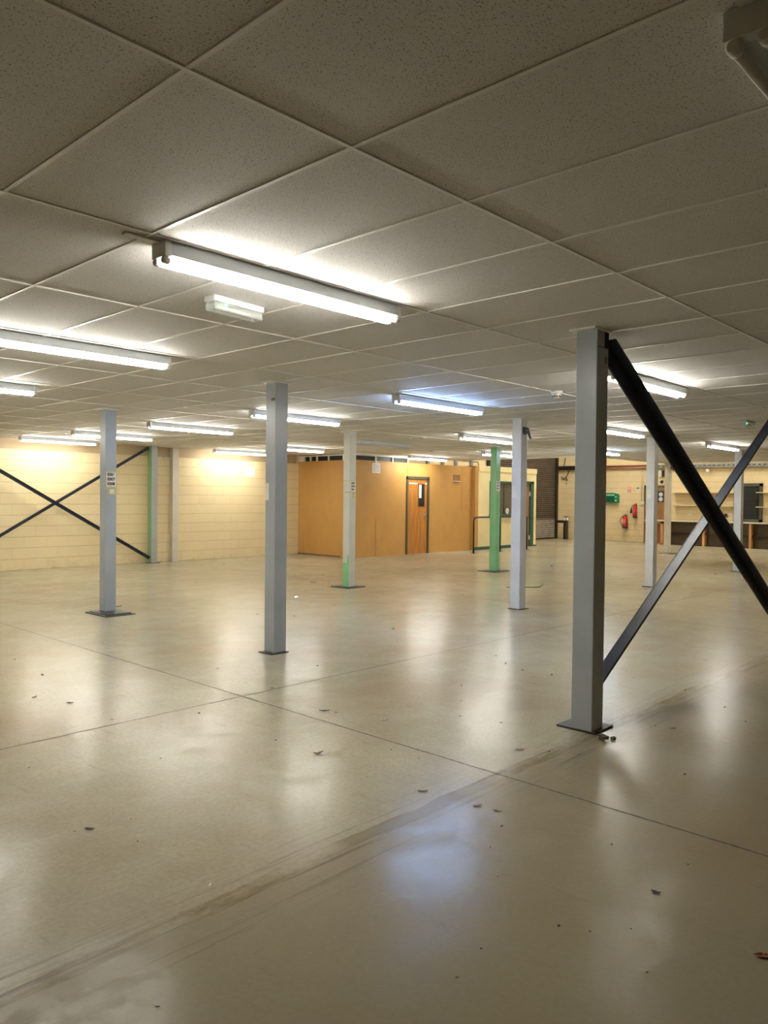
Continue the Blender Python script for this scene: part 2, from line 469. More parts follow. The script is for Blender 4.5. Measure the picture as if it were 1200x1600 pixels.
# left wall: blockwork, tan board band above it under the ceiling
WL = struct('wall_left', boxes(((XN, YL, 0), (22.0, YL+0.2, 2.40)), ((13.4, YL, 2.40), (22.0, YL+0.2, TALL)), ((26.62, YL, 0), (XB, YL+0.2, TALL)), ((22.0, YL, 4.6), (26.62, YL+0.2, TALL))), MT['block_x'])
struct('upper_band', boxes(((XN, YL+0.03, 2.40), (13.4, YL+0.2, 2.9))), MT['band'], WL)
struct('wall_back', boxes(((XB, YN, 0), (XB+0.2, YL+0.2, TALL))), MT['block_y'])
struct('wall_near', boxes(((XN-0.2, YN-0.2, 0), (XN, YL+0.2, 2.9))), MT['rear'])
struct('wall_right', boxes(((XN, YN-0.2, 0), (XB, YN, TALL))), MT['rear'])
struct('trim_2', boxes(((EX1, YN, CEIL+0.28), (EX1+0.1, EY1, TALL)), ((13.4, EY1-0.1, CEIL+0.28), (EX1, EY1, TALL))), MT['roof'])
struct('ceiling_high', boxes(((13.0, YN-0.2, TALL), (XB+0.3, YL+0.3, TALL+0.15))), MT['roof'])

# ================================================================== COLUMNS
def column(x, y, mat, plates, label, name='steel_column', half=0.075, top=True, group='square steel columns'):
    t = thing(name, label, 'column', (x, y, 0), 0, group)
    obj('shaft', boxes(((-half, -half, 0.008), (half, half, CEIL-0.002), 0, 0.006)), mat, t)
    for k, (a, b_, c, d, z0, z1) in enumerate(plates):
        obj('base_plate', boxes(((a-x, b_-y, z0), (c-x, d-y, z1), 0, 0.002)), MT['plate'], t)
    if top:
        obj('top_plate', boxes(((-half-0.055, -half-0.012, CEIL-0.012), (half+0.02, half+0.02, CEIL-0.0005))), MT['tbar'], t)
    return t

cA = column(4.615, 2.475, MT['steel'], [(4.535, 2.375, 4.79, 2.655, 0, 0.012)], 'nearest and largest grey steel column, with the crossed bracing bolted beside it')
# dark service opening, seam and tape on the nearest column
obj('top_opening', boxes(((0.02, -0.0775, 2.50), (0.074, -0.0745, 2.603))), MT['dark'], cA, label='dark opening near the top')
obj('top_band', boxes(((-0.073, -0.077, 2.496), (0.0755, -0.0745, 2.501))), MT['plate'], cA)
cB = column(4.745, 5.885, MT['steel'], [(4.62, 5.78, 4.83, 5.985, 0, 0.01)], 'grey steel column left of centre, second nearest, with a white label high on its left face')
cC = column(4.825, 9.41, MT['steel'], [(4.58, 8.98, 4.98, 9.47+0.05, 0, 0.012), (4.62, 9.03, 4.95, 9.49, 0.012, 0.022)], 'grey steel column at left carrying the E006 E007 E008 paper sign')
cD = column(9.11, 9.345, MT['steel_cream'], [(8.90, 9.15, 9.32, 9.56, 0, 0.012)], 'off-white steel column with green paint at its foot, in front of the tan partition')
cE = column(13.40, 9.375, MT['steel_green'], [(13.13, 9.15, 13.62, 9.60, 0, 0.012)], 'green painted steel column in front of the cream office')
cF = column(9.015, 5.91, MT['steel_pale'], [(8.93, 5.81, 9.14, 6.01, 0, 0.01)], 'pale grey steel column with a black bracket near its top, right of the green column')
cG = column(13.1, 5.84, MT['steel_pale'], [(13.0, 5.74, 13.22, 5.95, 0, 0.01)], 'pale grey steel column standing in front of the brown door on the back wall')
cH = column(17.42, 5.82, MT['steel_pale'], [(17.3, 5.7, 17.54, 5.94, 0, 0.01)], 'pale steel column in front of the wall bench, seen through the near bracing on the right')
cI = column(21.78, 9.23, MT['steel_white'], [(21.6, 9.0, 21.98, 9.42, 0, 0.012)], 'furthest off-white steel column, beside the left end of the bench')
cJ = column(9.07, 15.62, MT['steel_halfgreen'], [(8.96, 15.52, 9.2, 15.73, 0, 0.01)], 'steel column against the left wall with one green face and one grey face', top=False)
cK = column(9.05, 2.475, MT['steel'], [(8.96, 2.385, 9.19, 2.60, 0, 0.012)], 'grey steel column at the far foot of the near crossed bracing')
cL = column(4.62, 15.62, MT['steel'], [(4.5, 15.52, 4.74, 15.73, 0, 0.01)], 'grey steel column against the left wall at the near end of the far bracing', top=False)
t = thing('wall_pier', 'off-white boxed pier against the left wall, right of the half green column', 'pier', (9.66, 15.69, 0))
obj('shaft', boxes(((-0.08, -0.06, 0.0), (0.08, 0.06, 2.6), 0, 0.004)), MT['steel_white'], t)
obj('cap_bracket', boxes(((-0.30, -0.05, 2.355), (-0.08, -0.01, 2.375)), ((-0.30, -0.045, 2.375), (-0.29, -0.015, 2.39))), MT['fit_body'], t)

# white labels and tape patches on shafts
def sticker(name, label, cat, cx, cy, cz, w_, h_, face, m, group=None, th_=0.003, hole=False):
    t = thing(name, label, cat, (cx, cy, cz), group=group)
    bm = bmesh.new(); add_box(bm, (-w_/2, -h_/2, 0), (w_/2, h_/2, th_), min(0.001, th_/3))
    o = obj('sheet', bm, m, t); o.matrix_local = face
    return t
sticker('blank_label', 'small white label on the left face of the second nearest column', 'label', 4.67, 5.93, 1.56, 0.05, 0.165, FACE_NX, MT['paper'], 'blank labels on the columns')
sticker('blank_label', 'pale label on the left face of the column with the black top bracket', 'label', 8.94, 5.935, 1.615, 0.075, 0.16, FACE_NX, MT['paper'], 'blank labels on the columns')
sticker('blank_label', 'white label on the left face of the column before the brown door', 'label', 13.025, 5.86, 1.635, 0.08, 0.17, FACE_NX, MT['paper'], 'blank labels on the columns')
sticker('tape_patch', 'small brown tape mark near the top of the nearest column', 'tape', 4.655, 2.3995, 2.42, 0.03, 0.045, FACE_NY, MT['browntape'], 'tape patches near column tops')
sticker('tape_patch', 'small brown tape mark near the top of the second nearest column', 'tape', 4.67, 5.85, 2.445, 0.055, 0.03, FACE_NX, MT['browntape'], 'tape patches near column tops')

def code_sign(label, cx, cy, cz, w_, h_, lines, size, ink='ink'):
    t = thing('paper_sign', label, 'sign', (cx, cy, cz), group='bay number signs taped to columns')
    bm = bmesh.new(); add_box(bm, (-w_/2, -h_/2, 0), (w_/2, h_/2, 0.001))
    s = obj('sheet', bm, MT['paper'], t); s.matrix_local = FACE_NY
    for k, tx in enumerate(lines):
        text_mesh('lettering', tx, size, MT[ink], t, FACE_NY @ Matrix.Translation((0, h_/2 - h_*(k+0.62)/3.2, 0.0014)), 0.0022)
    return t
sg = code_sign('paper sign reading E006 E007 E008 taped to the left column', 4.826, 9.3345, 1.715, 0.132, 0.19, ['E006', 'E007', 'E008'], 0.052)
for q in (((-0.076, -0.003, 0.088), (0.076, 0.0, 0.103)), ((-0.076, -0.003, -0.112), (0.076, 0.0, -0.094)), ((-0.045, -0.002, -0.20), (0.074, 0.0, -0.112))): obj('tape', boxes(q), MT['tape'], sg)
obj('small_slip', boxes(((-0.02, -0.004, -0.185), (0.045, -0.002, -0.13))), MT['paper'], sg)
sg = code_sign('paper sign reading E009 E010 E011 taped to the off-white column', 9.122, 9.2695, 1.70, 0.12, 0.165, ['E009', 'E010', 'E011'], 0.046)
for q in (((-0.087, -0.003, 0.083), (0.063, 0.0, 0.098)), ((-0.087, -0.003, -0.12), (0.063, 0.0, -0.083)), ((-0.02, -0.003, -0.2), (0.03, -0.0, -0.12)), ((-0.0895, 0.0, -0.11), (-0.087, 0.15, -0.09)), ((-0.0895, 0.02, 0.085), (-0.087, 0.15, 0.10))): obj('tape', boxes(q), MT['tape'], sg)
sg = code_sign('paper sign reading E012 E013 E014 on the green column', 13.40, 9.2995, 1.79, 0.135, 0.20, ['E012', 'E013', 'E014'], 0.05, 'greyink')
obj('tape', boxes(((-0.03, -0.003, -0.17), (0.02, 0.0, -0.10))), MT['tape'], sg)

# black gusset brackets near tops of three columns (old bracing ends)
def gusset(x, y, z, label, s=1.0):
    t = thing('gusset_bracket', label, 'bracket', (x, y, z), group='loose bracing gussets near column tops')
    bm = bmesh.new()
    add_prism(bm, [(-0.06*s, 0.06*s), (0.075*s, 0.05*s), (0.145*s, -0.10*s), (0.10*s, -0.09*s), (0.055*s, -0.02*s), (-0.02*s, -0.05*s), (-0.06*s, -0.03*s)], -0.012, 0)
    obj('gusset_plate', bm, MT['navy'], t)
    for dx, dz in ((-0.02, 0.02), (0.035, 0.015)):
        bm = bmesh.new()
        add_lathe(bm, [(0.010, 0), (0.010, 0.008), (0.006, 0.010)], 6, mtx=Matrix.Translation((dx*s, -0.012, dz*s)) @ FACE_NY)
        obj('bolt', bm, MT['bolt'], t)
gusset(9.03, 5.834, 2.44, 'black gusset bracket at the top of the pale column right of the green one')
gusset(17.47, 5.744, 2.40, 'dark gusset bracket near the top of the column before the wall bench', 0.9)
gusset(21.83, 9.154, 2.45, 'dark gusset bracket near the top of the furthest off-white column', 0.9)

# cross bracing: angle bars in the planes of the column rows
def brace(label, pA, pB, pC, pD, wid, dep, yoff, group='steel cross bracing'):
    """two bars, A-B (front) and C-D (behind), points are (x, z) in the plane y = yoff"""
    cx = (pA[0]+pB[0])/2
    t = thing('cross_brace', label, 'bracing', (cx, yoff, 0), group=group)
    for k, (p, q, dy) in enumerate(((pA, pB, -dep*0.5-0.004), (pC, pD, dep*0.5+0.004))):
        p = Vector((p[0]-cx, dy, p[1])); q = Vector((q[0]-cx, dy, q[1]))
        d = (q-p).normalized(); p = p + d*wid*0.42; q = q - d*wid*0.42; L_ = (q-p).length
        up = Vector((0, 1, 0)).cross(d)
        if up.z < 0: up = -up
        M3 = Matrix((( d.x, 0, up.x, p.x), (d.y, 1, up.y, p.y), (d.z, 0, up.z, p.z), (0, 0, 0, 1)))
        bm = bmesh.new()
        th_ = max(0.008, wid*0.1)
        # L section: upright leaf behind, top leaf towards the viewer
        add_box(bm, (0, dep/2-th_, -wid/2), (L_, dep/2, wid/2), 0.001, 0, M3)
        add_box(bm, (0, -dep/2, wid/2-th_), (L_, dep/2, wid/2), 0.001, 0, M3)
        bar = obj('brace_bar', bm, MT['navy'], t)
        for s in (0.07, 0.14, L_-0.14, L_-0.07):
            bm = bmesh.new()
            c_ = M3 @ Vector((s, dep/2-th_, 0))
            add_lathe(bm, [(wid*0.13, 0), (wid*0.13, 0.008), (wid*0.08, 0.011)], 6, mtx=Matrix.Translation(c_) @ FACE_NY)
            obj('bolt', bm, MT['bolt' if wid < 0.1 else 'navy'], bar)
    return t
brace('large crossed dark steel bracing running from the nearest column out of frame at right',
      (4.69, 2.55), (8.97, 0.05), (4.69, 0.13), (8.97, 2.56), 0.125, 0.085, 2.475)
brace('thin crossed dark steel bracing in front of the left block wall', (4.7, 2.58), (8.99, 0.10), (4.7, 0.05), (8.99, 2.59), 0.065, 0.05, 15.585)

# ================================================================== LIGHT FITTINGS
def batten(x, y, lit, label, L_=1.52, conduit=True, twin=True, tube='tube'):
    t = thing('batten_light', label, 'light fitting', (x, y, CEIL), group='fluorescent batten lights under the ceiling')
    bm = bmesh.new()
    add_prism(bm, [(-0.054, -0.004), (0.054, -0.004), (0.054, -0.066), (-0.054, -0.066)], 0.004, L_-0.004)
    bmesh.ops.rotate(bm, cent=(0, 0, 0), matrix=Matrix.Rotation(-math.pi/2, 3, 'Z'), verts=bm.verts)
    obj('spine', bm, MT['fit_body'], t)
    for k, xx in enumerate((0.0, L_-0.035)):
        bm = bmesh.new()
        add_box(bm, (xx, -0.056, -0.072), (xx+0.035, 0.056, -0.003), 0.004)
        for s in (-0.034, 0.034):
            add_lathe(bm, [(0.012, 0), (0.017, 0.004), (0.017, 0.03), (0.012, 0.034)], 12,
                      mtx=Matrix.Translation((xx, s, -0.086)) @ Matrix.Rotation(math.pi/2, 4, 'Y'))
            add_box(bm, (xx+0.008, s-0.009, -0.086), (xx+0.026, s+0.009, -0.066))
        obj('lampholder', bm, MT['fit_cap'], t)
    for s in (-0.034, 0.034):
        bm = bmesh.new()
        add_tube(bm, [(0.034, s, -0.086), (L_-0.034, s, -0.086)], 0.013, 12)
        obj('tube', bm, MT[tube] if lit else MT['tube_off'], t)
    if conduit:
        bm = bmesh.new()
        add_box(bm, (-0.16, -0.018, -0.012), (-0.005, 0.018, -0.001), 0.002)
        obj('conduit', bm, MT['fit_cap'], t)
    return t
B = [  # x, y, label, lit, tube
 (1.78, 3.03, 'nearest lit twin-tube batten light, above the small emergency light', 1, 'tube'),
 (1.80, 5.50, 'lit batten light cut by the left edge, second row from the nearest', 1, 'tube'),
 (1.80, 8.02, 'lit batten light of which only the right tip shows at the left edge', 1, 'tube'),
 (5.95, 15.08, 'lit batten light against the left block wall above the thin bracing', 1, 'tube'),
 (6.0, 12.98, 'lit batten light passing behind the column with the E006 sign', 1, 'tube'),
 (6.02, 10.5, 'lit batten light between the E006 column and the second nearest column', 1, 'tube'),
 (6.0, 7.95, 'lit batten light passing behind the second nearest column', 1, 'tube'),
 (6.07, 5.54, 'bluish batten light near the middle of the ceiling', 1, 'tube_blue'),
 (5.98, 3.06, 'lit batten light just right of the nearest column', 1, 'tube'),
 (10.4, 15.2, 'lit batten light close to the wall above the white notice', 1, 'tube'),
 (10.35, 13.05, 'lit batten light just left of the off-white column top', 1, 'tube'),
 (10.4, 10.5, 'unlit batten light above the tan partition', 0, 'tube'),
 (10.4, 8.0, 'lit batten light just above the top of the green column', 1, 'tube'),
 (10.42, 5.5, 'lit batten light right of the nearest column, second down', 1, 'tube'),
 (14.95, 13.15, 'lit batten light over the door of the tan partition', 1, 'tube'),
 (14.5, 10.5, 'lit batten light just behind the top of the green column', 1, 'tube'),
 (14.85, 8.1, 'small distant lit batten light right of the nearest column, third down', 1, 'tube_blue2'),
 (14.55, 5.42, 'lit batten light at right above the wall bench', 1, 'tube'),
]
MT['tube_blue2'] = emit('lit_tube_slightly_cool', (0.72, 0.85, 1.0), TUBE)
for x, y, lb, lit, tb_ in B: batten(x, y, lit, lb, tube=tb_)
# unseen lamps continuing the rows, added to brighten the left part
for x, y, lb in ((1.8, 10.5, 'unseen lit batten light outside the left edge, fourth row back'), (1.8, 13.0, 'unseen lit batten light outside the left edge, fifth row back')):
    batten(x, y, 1, lb)
batten(1.8, 0.60, 0, 'unlit batten light of which one end shows in the top right corner')
# lights in the tall part of the hall, high above the office
for x, y, lb in ((19.4, 12.2, 'above the cream office'), (24.2, 12.2, 'before the roller shutter'), (24.2, 6.5, 'above the wall bench'), (24.2, 1.0, 'at the far right end')):
    t = thing('high_bay_light', 'long twin-tube light hung high in the tall hall ' + lb, 'light fitting', (x, y, 5.7), group='high lights of the tall hall')
    obj('housing', boxes(((-0.75, -0.12, 0.0), (0.75, 0.12, 0.09), 0, 0.01)), MT['fit_body'], t)
    obj('hanger', boxes(((-0.5, -0.01, 0.09), (-0.48, 0.01, 0.299)), ((0.48, -0.01, 0.09), (0.5, 0.01, 0.299))), MT['galv'], t)
    for s in (-0.06, 0.06):
        bm = bmesh.new(); add_tube(bm, [(-0.72, s, -0.018), (0.72, s, -0.018)], 0.016, 12)
        obj('tube', bm, MT['high'], t)

# emergency lights
def emergency(x, y, label, L_=0.36, rz=0.1):
    t = thing('emergency_light', label, 'emergency light', (x, y, CEIL), rz, 'emergency bulkhead lights')
    obj('base', boxes(((0, -0.045, -0.035), (L_, 0.045, -0.002), 0, 0.006)), MT['white_plastic'], t)
    bm = bmesh.new()
    add_box(bm, (0.004, -0.041, -0.082), (L_-0.004, 0.041, -0.035), 0.012)
    obj('cover', bm, MT['clear'], t, label='clear ribbed cover')
    bm = bmesh.new(); add_tube(bm, [(0.05, 0, -0.055), (L_-0.03, 0, -0.055)], 0.008, 10)
    obj('tube', bm, MT['tube_off'], t)
    obj('indicator', boxes(((0.10, -0.02, -0.0415), (0.112, -0.008, -0.035))), MT['led'], t, label='green indicator light')
emergency(2.44, 3.62, 'clear covered emergency light under the nearest batten', 0.37)
emergency(10.95, 3.62, 'small emergency light on the ceiling at right behind the bracing', 0.36, 0)
emergency(14.2, 10.0, 'tiny emergency light on the ceiling beside the green column top', 0.3, 0)

def detector(x, y, label, s=1.0):
    t = thing('smoke_detector', label, 'smoke detector', (x, y, CEIL), group='ceiling detectors')
    bm = bmesh.new()
    add_lathe(bm, [(0.056*s, 0), (0.056*s, -0.018*s), (0.048*s, -0.024*s)], 24); obj('base', bm, MT['white_plastic'], t)
    bm = bmesh.new()
    add_lathe(bm, [(0.046*s, -0.024*s), (0.043*s, -0.045*s), (0.030*s, -0.068*s), (0.006*s, -0.074*s)], 24)
    o = obj('sensing_head', bm, MT['white_plastic'], t)
    bm = bmesh.new()
    for k in range(10):
        a = 2*math.pi*k/10
        M3 = Matrix.Rotation(a, 4, 'Z')
        add_box(bm, (0.030*s, -0.006*s, -0.060*s), (0.0425*s, 0.006*s, -0.036*s), 0, 0, M3)
    obj('vent_slot', bm, MT['black'], o)
detector(6.95, 4.12, 'white smoke detector left of the nearest column top')
detector(10.62, 9.33, 'tiny detector on the ceiling above the tan partition, the left of a close pair', 0.45)
detector(10.79, 9.12, 'tiny detector on the ceiling above the tan partition, the right of a close pair', 0.45)
detector(13.5, 11.2, 'small detector on the ceiling left of the green column top', 0.8)

# ================================================================== TAN PARTITION BOX
px0, px1, py0, pz = 13.45, 18.55, 13.70, 2.46
WI = struct('wall_partition', boxes(((px0, py0, 0), (15.46, py0+0.08, pz)), ((16.42, py0, 0), (px1, py0+0.08, pz)), ((15.46, py0, 2.07), (16.42, py0+0.08, pz)),
            ((px0, py0+0.08, 0), (px0+0.08, YL, pz-0.005))), MT['mdf'])
struct('panel_joint', boxes(((14.30, py0-0.004, 0.0), (14.312, py0, 1.0)), ((15.50, py0-0.003, 2.07), (15.508, py0, pz)), ((px0+0.0, py0-0.002, 0), (px0+0.01, py0, pz)), ((17.905, py0-0.003, 1.2), (17.912, py0, pz))), MT['plydoor'], WI)
struct('skirting', boxes(((px0-0.006, py0+0.4, 0.0), (px0, YL, 0.035))), MT['browntape'], WI)
# clerestory glazing strip between partition and ceiling
wf = bmesh.new(); wg = bmesh.new()
add_box(wf, (px0-0.012, py0-0.012, CEIL-0.045), (15.56, py0+0.05, CEIL-0.02))
add_box(wf, (px0-0.012, py0, CEIL-0.045), (px0+0.05, YL, CEIL-0.02))
for x in (13.45, 14.26, 14.9, 15.5): add_box(wf, (x, py0-0.006, pz-0.01), (x+0.045, py0+0.05, CEIL-0.02))
for y in (14.0, 14.55, 15.0, 15.25, 15.5): add_box(wf, (px0-0.006, y, pz-0.01), (px0+0.05, y+0.05, CEIL-0.02))
add_box(wf, (px0-0.01, 15.55, pz-0.01), (px0+0.05, 15.72, CEIL-0.02))
add_box(wg, (px0+0.02, py0+0.02, pz-0.005), (15.5, py0+0.03, CEIL-0.04))
add_box(wg, (px0+0.02, py0+0.02, pz-0.005), (px0+0.03, 15.72, CEIL-0.04))
o = struct('window_1', wf, MT['tbar']); struct('pane', wg, MT['darkglass'], o)  # opaque panes, darkness of the room behind put into their colour
# black board added behind the panes, standing in for the unlit interior
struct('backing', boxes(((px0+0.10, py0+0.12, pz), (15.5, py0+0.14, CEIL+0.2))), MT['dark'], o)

# door in the partition
D = struct('door_1', boxes(((15.47, py0-0.02, 0), (15.53, py0+0.09, 2.10)), ((16.36, py0-0.02, 0), (16.42, py0+0.09, 2.10)), ((15.47, py0-0.02, 2.03), (16.42, py0+0.09, 2.10))), MT['olive'])
struct('door_leaf', boxes(((15.535, py0+0.01, 0.01), (16.355, py0+0.05, 2.025), 0, 0.002)), MT['plydoor'], D)
struct('vision_panel', boxes(((15.98, py0+0.004, 1.29), (16.23, py0+0.012, 1.90))), MT['darkglass'], D)
struct('vision_frame', boxes(((15.965, py0+0.0, 1.275), (15.985, py0+0.012, 1.915)), ((16.225, py0+0.0, 1.275), (16.245, py0+0.012, 1.915)), ((15.965, py0, 1.275), (16.245, py0+0.012, 1.295)), ((15.965, py0, 1.895), (16.245, py0+0.012, 1.915))), MT['redwood'], D)
struct('glass_notice', boxes(((16.0, py0, 1.52), (16.10, py0+0.004, 1.88))), MT['paper'], D)
struct('paper_strip', boxes(((15.60, py0+0.006, 1.895), (15.68, py0+0.01, 1.935)), ((15.70, py0+0.006, 1.895), (15.93, py0+0.01, 1.93)), ((16.255, py0+0.006, 1.895), (16.34, py0+0.01, 1.935))), MT['paper'], D)
bm = bmesh.new()
add_box(bm, (16.24, py0-0.004, 0.93), (16.29, py0+0.01, 1.13), 0.003)
add_tube(bm, [(16.265, py0, 1.05), (16.265, py0-0.05, 1.05), (16.14, py0-0.05, 1.05)], 0.011, 8)
struct('door_handle', bm, MT['silver'], D)

# notices
def notice(label, cx, cy, cz, w_, h_, face, nlines, clip=False):
    t = thing('paper_notice', label, 'notice', (cx, cy, cz), group='paper notices on the walls')
    bm = bmesh.new(); add_box(bm, (-w_/2, -h_/2, 0), (w_/2, h_/2, 0.002)); o = obj('sheet', bm, MT['paper'], t); o.matrix_local = face
    bm = bmesh.new()
    for k in range(nlines):
        y = h_/2 - h_*(k+1.2)/(nlines+1.4)
        x = -w_*0.38
        while x < w_*0.34:
            ww = random.uniform(0.02, 0.05)
            add_box(bm, (x, y-h_*0.022, 0.002), (min(x+ww, w_*0.4), y+h_*0.022, 0.0028)); x += ww+0.012
    o = obj('printed_lines', bm, MT['greyink'], t); o.matrix_local = face
    if clip:
        bm = bmesh.new(); add_box(bm, (-0.05, h_/2-0.02, 0.001), (0.05, h_/2+0.04, 0.008), 0.003); o = obj('clip', bm, MT['white_plastic'], t); o.matrix_local = face
notice('white printed notice on the tan partition left of its door', 14.30, py0-0.003, 2.275, 0.30, 0.26, FACE_NY, 4, True)
notice('white printed notice on the left block wall near the partition', 11.84, YL-0.002, 2.13, 0.30, 0.22, FACE_NY, 2)
t = thing('wall_bracket', 'small wooden bracket with a white ledge high on the tan partition', 'bracket', (17.66, py0, 2.0))
obj('backboard', boxes(((-0.16, -0.008, 0.03), (0.15, 0.0, 0.19)), ((-0.16, -0.015, 0.18), (0.15, 0, 0.20)), ((-0.16, -0.012, 0.08), (0.15, 0, 0.09))), MT['brownwood'], t)
obj('ledge', boxes(((-0.17, -0.05, 0.0), (0.16, 0, 0.018))), MT['paper'], t)

# steel posts and thin rail above the partition in the open part
for k, (x, lb) in enumerate(((18.75, 'grey steel post over the partition door, leftmost of the posts above the partition'), (19.5, 'grey steel post above the partition, second of four from the left'),
    (20.2, 'grey steel post above the partition, third of four from the left'), (21.05, 'grey steel post above the partition beside the thin dark rail, rightmost of four'))):
    t = thing('steel_post', lb, 'post', (x, YL-0.04, 2.49), group='dark posts above the partition')
    obj('shaft', boxes(((-0.06, -0.03, 0.0), (0.06, 0.03, 2.4)), ((-0.11, -0.035, 0.0), (0.11, 0.035, 0.02))), MT['galv'], t)
bm = bmesh.new()
add_tube(bm, [(16.9, 13.75, 2.62), (18.62, 13.65, 2.60), (18.64, 13.64, 2.47)], 0.012, 8)
t = tag(obj('thin_rail', bm, MT['blackpaint']), 'thin dark rail along the top of the tan partition beside the office', 'rail')

# ================================================================== CREAM OFFICE
ox0, ox1, oy, oz = 18.55, 21.72, 13.58, 2.50
wx0, wx1, wz0, wz1 = 19.12, 20.45, 1.0, 2.06
dx0, dx1, dz1 = 20.72, 21.55, 2.09
W = struct('wall_office', boxes(((ox0, oy, 0), (wx0, oy+0.1, oz)), ((wx0, oy, 0), (wx1, oy+0.1, wz0)), ((wx0, oy, wz1), (wx1, oy+0.1, oz)),
    ((wx1, oy, 0), (dx0, oy+0.1, oz)), ((dx0, oy, dz1), (dx1, oy+0.1, oz)), ((dx1, oy, 0), (ox1, oy+0.1, oz)), ((ox1-0.1, oy+0.1, 0), (ox1, YL, oz))), MT['render'])
struct('coping_board', boxes(((ox0, oy-0.02, 2.335), (ox1+0.02, oy, oz)), ((ox1, oy-0.02, 2.335), (ox1+0.02, YL, oz))), MT['render'], W)
struct('roof_board', boxes(((ox0, oy+0.1, oz-0.06), (ox1-0.1, YL, oz-0.01))), MT['benchback'], W)
struct('corner_strip', boxes(((ox0-0.16, oy-0.004, 0.0), (ox0, oy+0.12, oz-0.03))), MT['mdf'], W)
struct('baseboard_office', boxes(((ox0-0.16, oy-0.018, 0), (dx0, oy, 0.09)), ((dx1, oy-0.018, 0), (ox1+0.01, oy, 0.05))), MT['greenframe'])
o = struct('window_2', boxes(((wx0, oy-0.02, wz0), (wx0+0.06, oy+0.09, wz1)), ((wx1-0.06, oy-0.02, wz0), (wx1, oy+0.09, wz1)), ((wx0, oy-0.02, wz1-0.06), (wx1, oy+0.09, wz1)), ((wx0-0.02, oy-0.06, wz0-0.02), (wx1+0.02, oy+0.09, wz0+0.05))), MT['greenframe'])
struct('pane', boxes(((wx0+0.06, oy+0.03, wz0+0.05), (wx1-0.06, oy+0.04, wz1-0.06))), glass('office_glass', (0.25, 0.2, 0.15), 0.45, 0.05), o)
struct('glazing_bar', boxes(((19.9, oy+0.01, wz0+0.05), (19.93, oy+0.05, wz1-0.06))), MT['greenframe'], o)
t = thing('office_shelf', 'pale shelf seen through the office window', 'shelf', (19.8, 14.3, 1.38))
obj('shelf_board', boxes(((-0.6, -0.15, 0), (1.0, 0.15, 0.03))), MT['shelf'], t)
obj('support', boxes(((-0.55, 0.1, -1.38), (-0.50, 0.14, 0)), ((0.9, 0.1, -1.38), (0.95, 0.14, 0))), MT['brownwood'], t)
D = struct('door_2', boxes(((dx0, oy-0.02, 0), (dx0+0.07, oy+0.1, dz1)), ((dx1-0.17, oy-0.02, 0), (dx1, oy+0.12, dz1)), ((dx0, oy-0.02, dz1-0.07), (dx1, oy+0.1, dz1))), MT['greenframe'])
struct('door_leaf', boxes(((dx0+0.07, oy+0.03, 0.01), (dx1-0.20, oy+0.07, dz1-0.075))), MT['brownwood'], D)
struct('hinge', boxes(((dx1-0.205, oy-0.0, 1.62), (dx1-0.165, oy+0.03, 1.76)), ((dx1-0.205, oy-0.0, 0.22), (dx1-0.165, oy+0.03, 0.35))), MT['worktop'], D)
# round sign on the office window ledge
t = thing('round_sign', 'small round white sign standing on the office window ledge', 'sign', (20.0, oy-0.045, 1.05))
bm = bmesh.new(); add_lathe(bm, [(0.085, 0), (0.085, 0.004)], 32, mtx=Matrix.Translation((0, 0, 0.10)) @ FACE_NY)
add_box(bm, (-0.01, -0.002, 0.0), (0.05, 0.0, 0.03))
obj('disc', bm, MT['paper'], t)
bm = bmesh.new()
for a, b_ in (((-0.035, 0), (0.0, 0.045)), ((0.0, 0.045), (0.0, -0.045)), ((-0.035, 0.0), (0.03, 0.0))):
    add_tube(bm, [(a[0], -0.006, 0.10+a[1]), (b_[0], -0.006, 0.10+b_[1])], 0.005, 6)
obj('printed_mark', bm, MT['greyink'], t)

# black tubular guard rail before the office
t = thing('guard_rail', 'black tubular guard rail standing in front of the cream office', 'rail', (17.25, 12.77, 0))
bm = bmesh.new()
zt = 1.0
add_tube(bm, [(0, 0, 0), (0, 0, zt-0.13), (0.01, 0, zt-0.07), (0.04, 0, zt-0.03), (0.09, 0, zt-0.005), (0.14, 0, zt), (2.7, 0, zt)], 0.024, 12)
obj('top_rail', bm, MT['blackpaint'], t)
for x in (0, 1.28, 2.68):
    bm = bmesh.new()
    if x: add_tube(bm, [(x, 0, 0), (x, 0, zt)], 0.024, 12)
    add_lathe(bm, [(0.075, 0), (0.075, 0.01), (0.035, 0.014)], 16, mtx=Matrix.Translation((x, 0, 0)))
    obj('post', bm, MT['blackpaint'], t)

# ================================================================== SHUTTER
sx0, sx1 = 22.0, 26.52
sh = thing('roller_shutter', 'dark brown slatted roller shutter behind the cream office', 'shutter', (24.25, 15.72, 0))
def curtain(z0, z1, pitch=0.0775):
    bm = bmesh.new(); prof = []
    z = z0
    while z < z1-1e-4:
        for f_, d in ((0, 0), (0.12, -0.003), (0.3, -0.016), (0.5, -0.022), (0.7, -0.016), (0.88, -0.003)): prof.append((d, z+f_*pitch))
        z += pitch
    prof.append((0, z))
    a = [bm.verts.new((sx0+0.05-24.25, y, zz)) for y, zz in prof]; b_ = [bm.verts.new((sx1-24.25, y, zz)) for y, zz in prof]
    for k in range(len(prof)-1):
        bm.faces.new((a[k], b_[k], b_[k+1], a[k+1]))
    ac = [bm.verts.new((sx0+0.05-24.25, 0.015, prof[0][1])), bm.verts.new((sx1-24.25, 0.015, prof[0][1])), bm.verts.new((sx1-24.25, 0.015, z)), bm.verts.new((sx0+0.05-24.25, 0.015, z))]
    bm.faces.new(ac)
    return bm
obj('lower_curtain', curtain(0.03, 0.73), MT['shutter_pale'], sh, label='paler slats at the bottom')
obj('upper_curtain', curtain(0.7275, 4.5), MT['shutter'], sh)
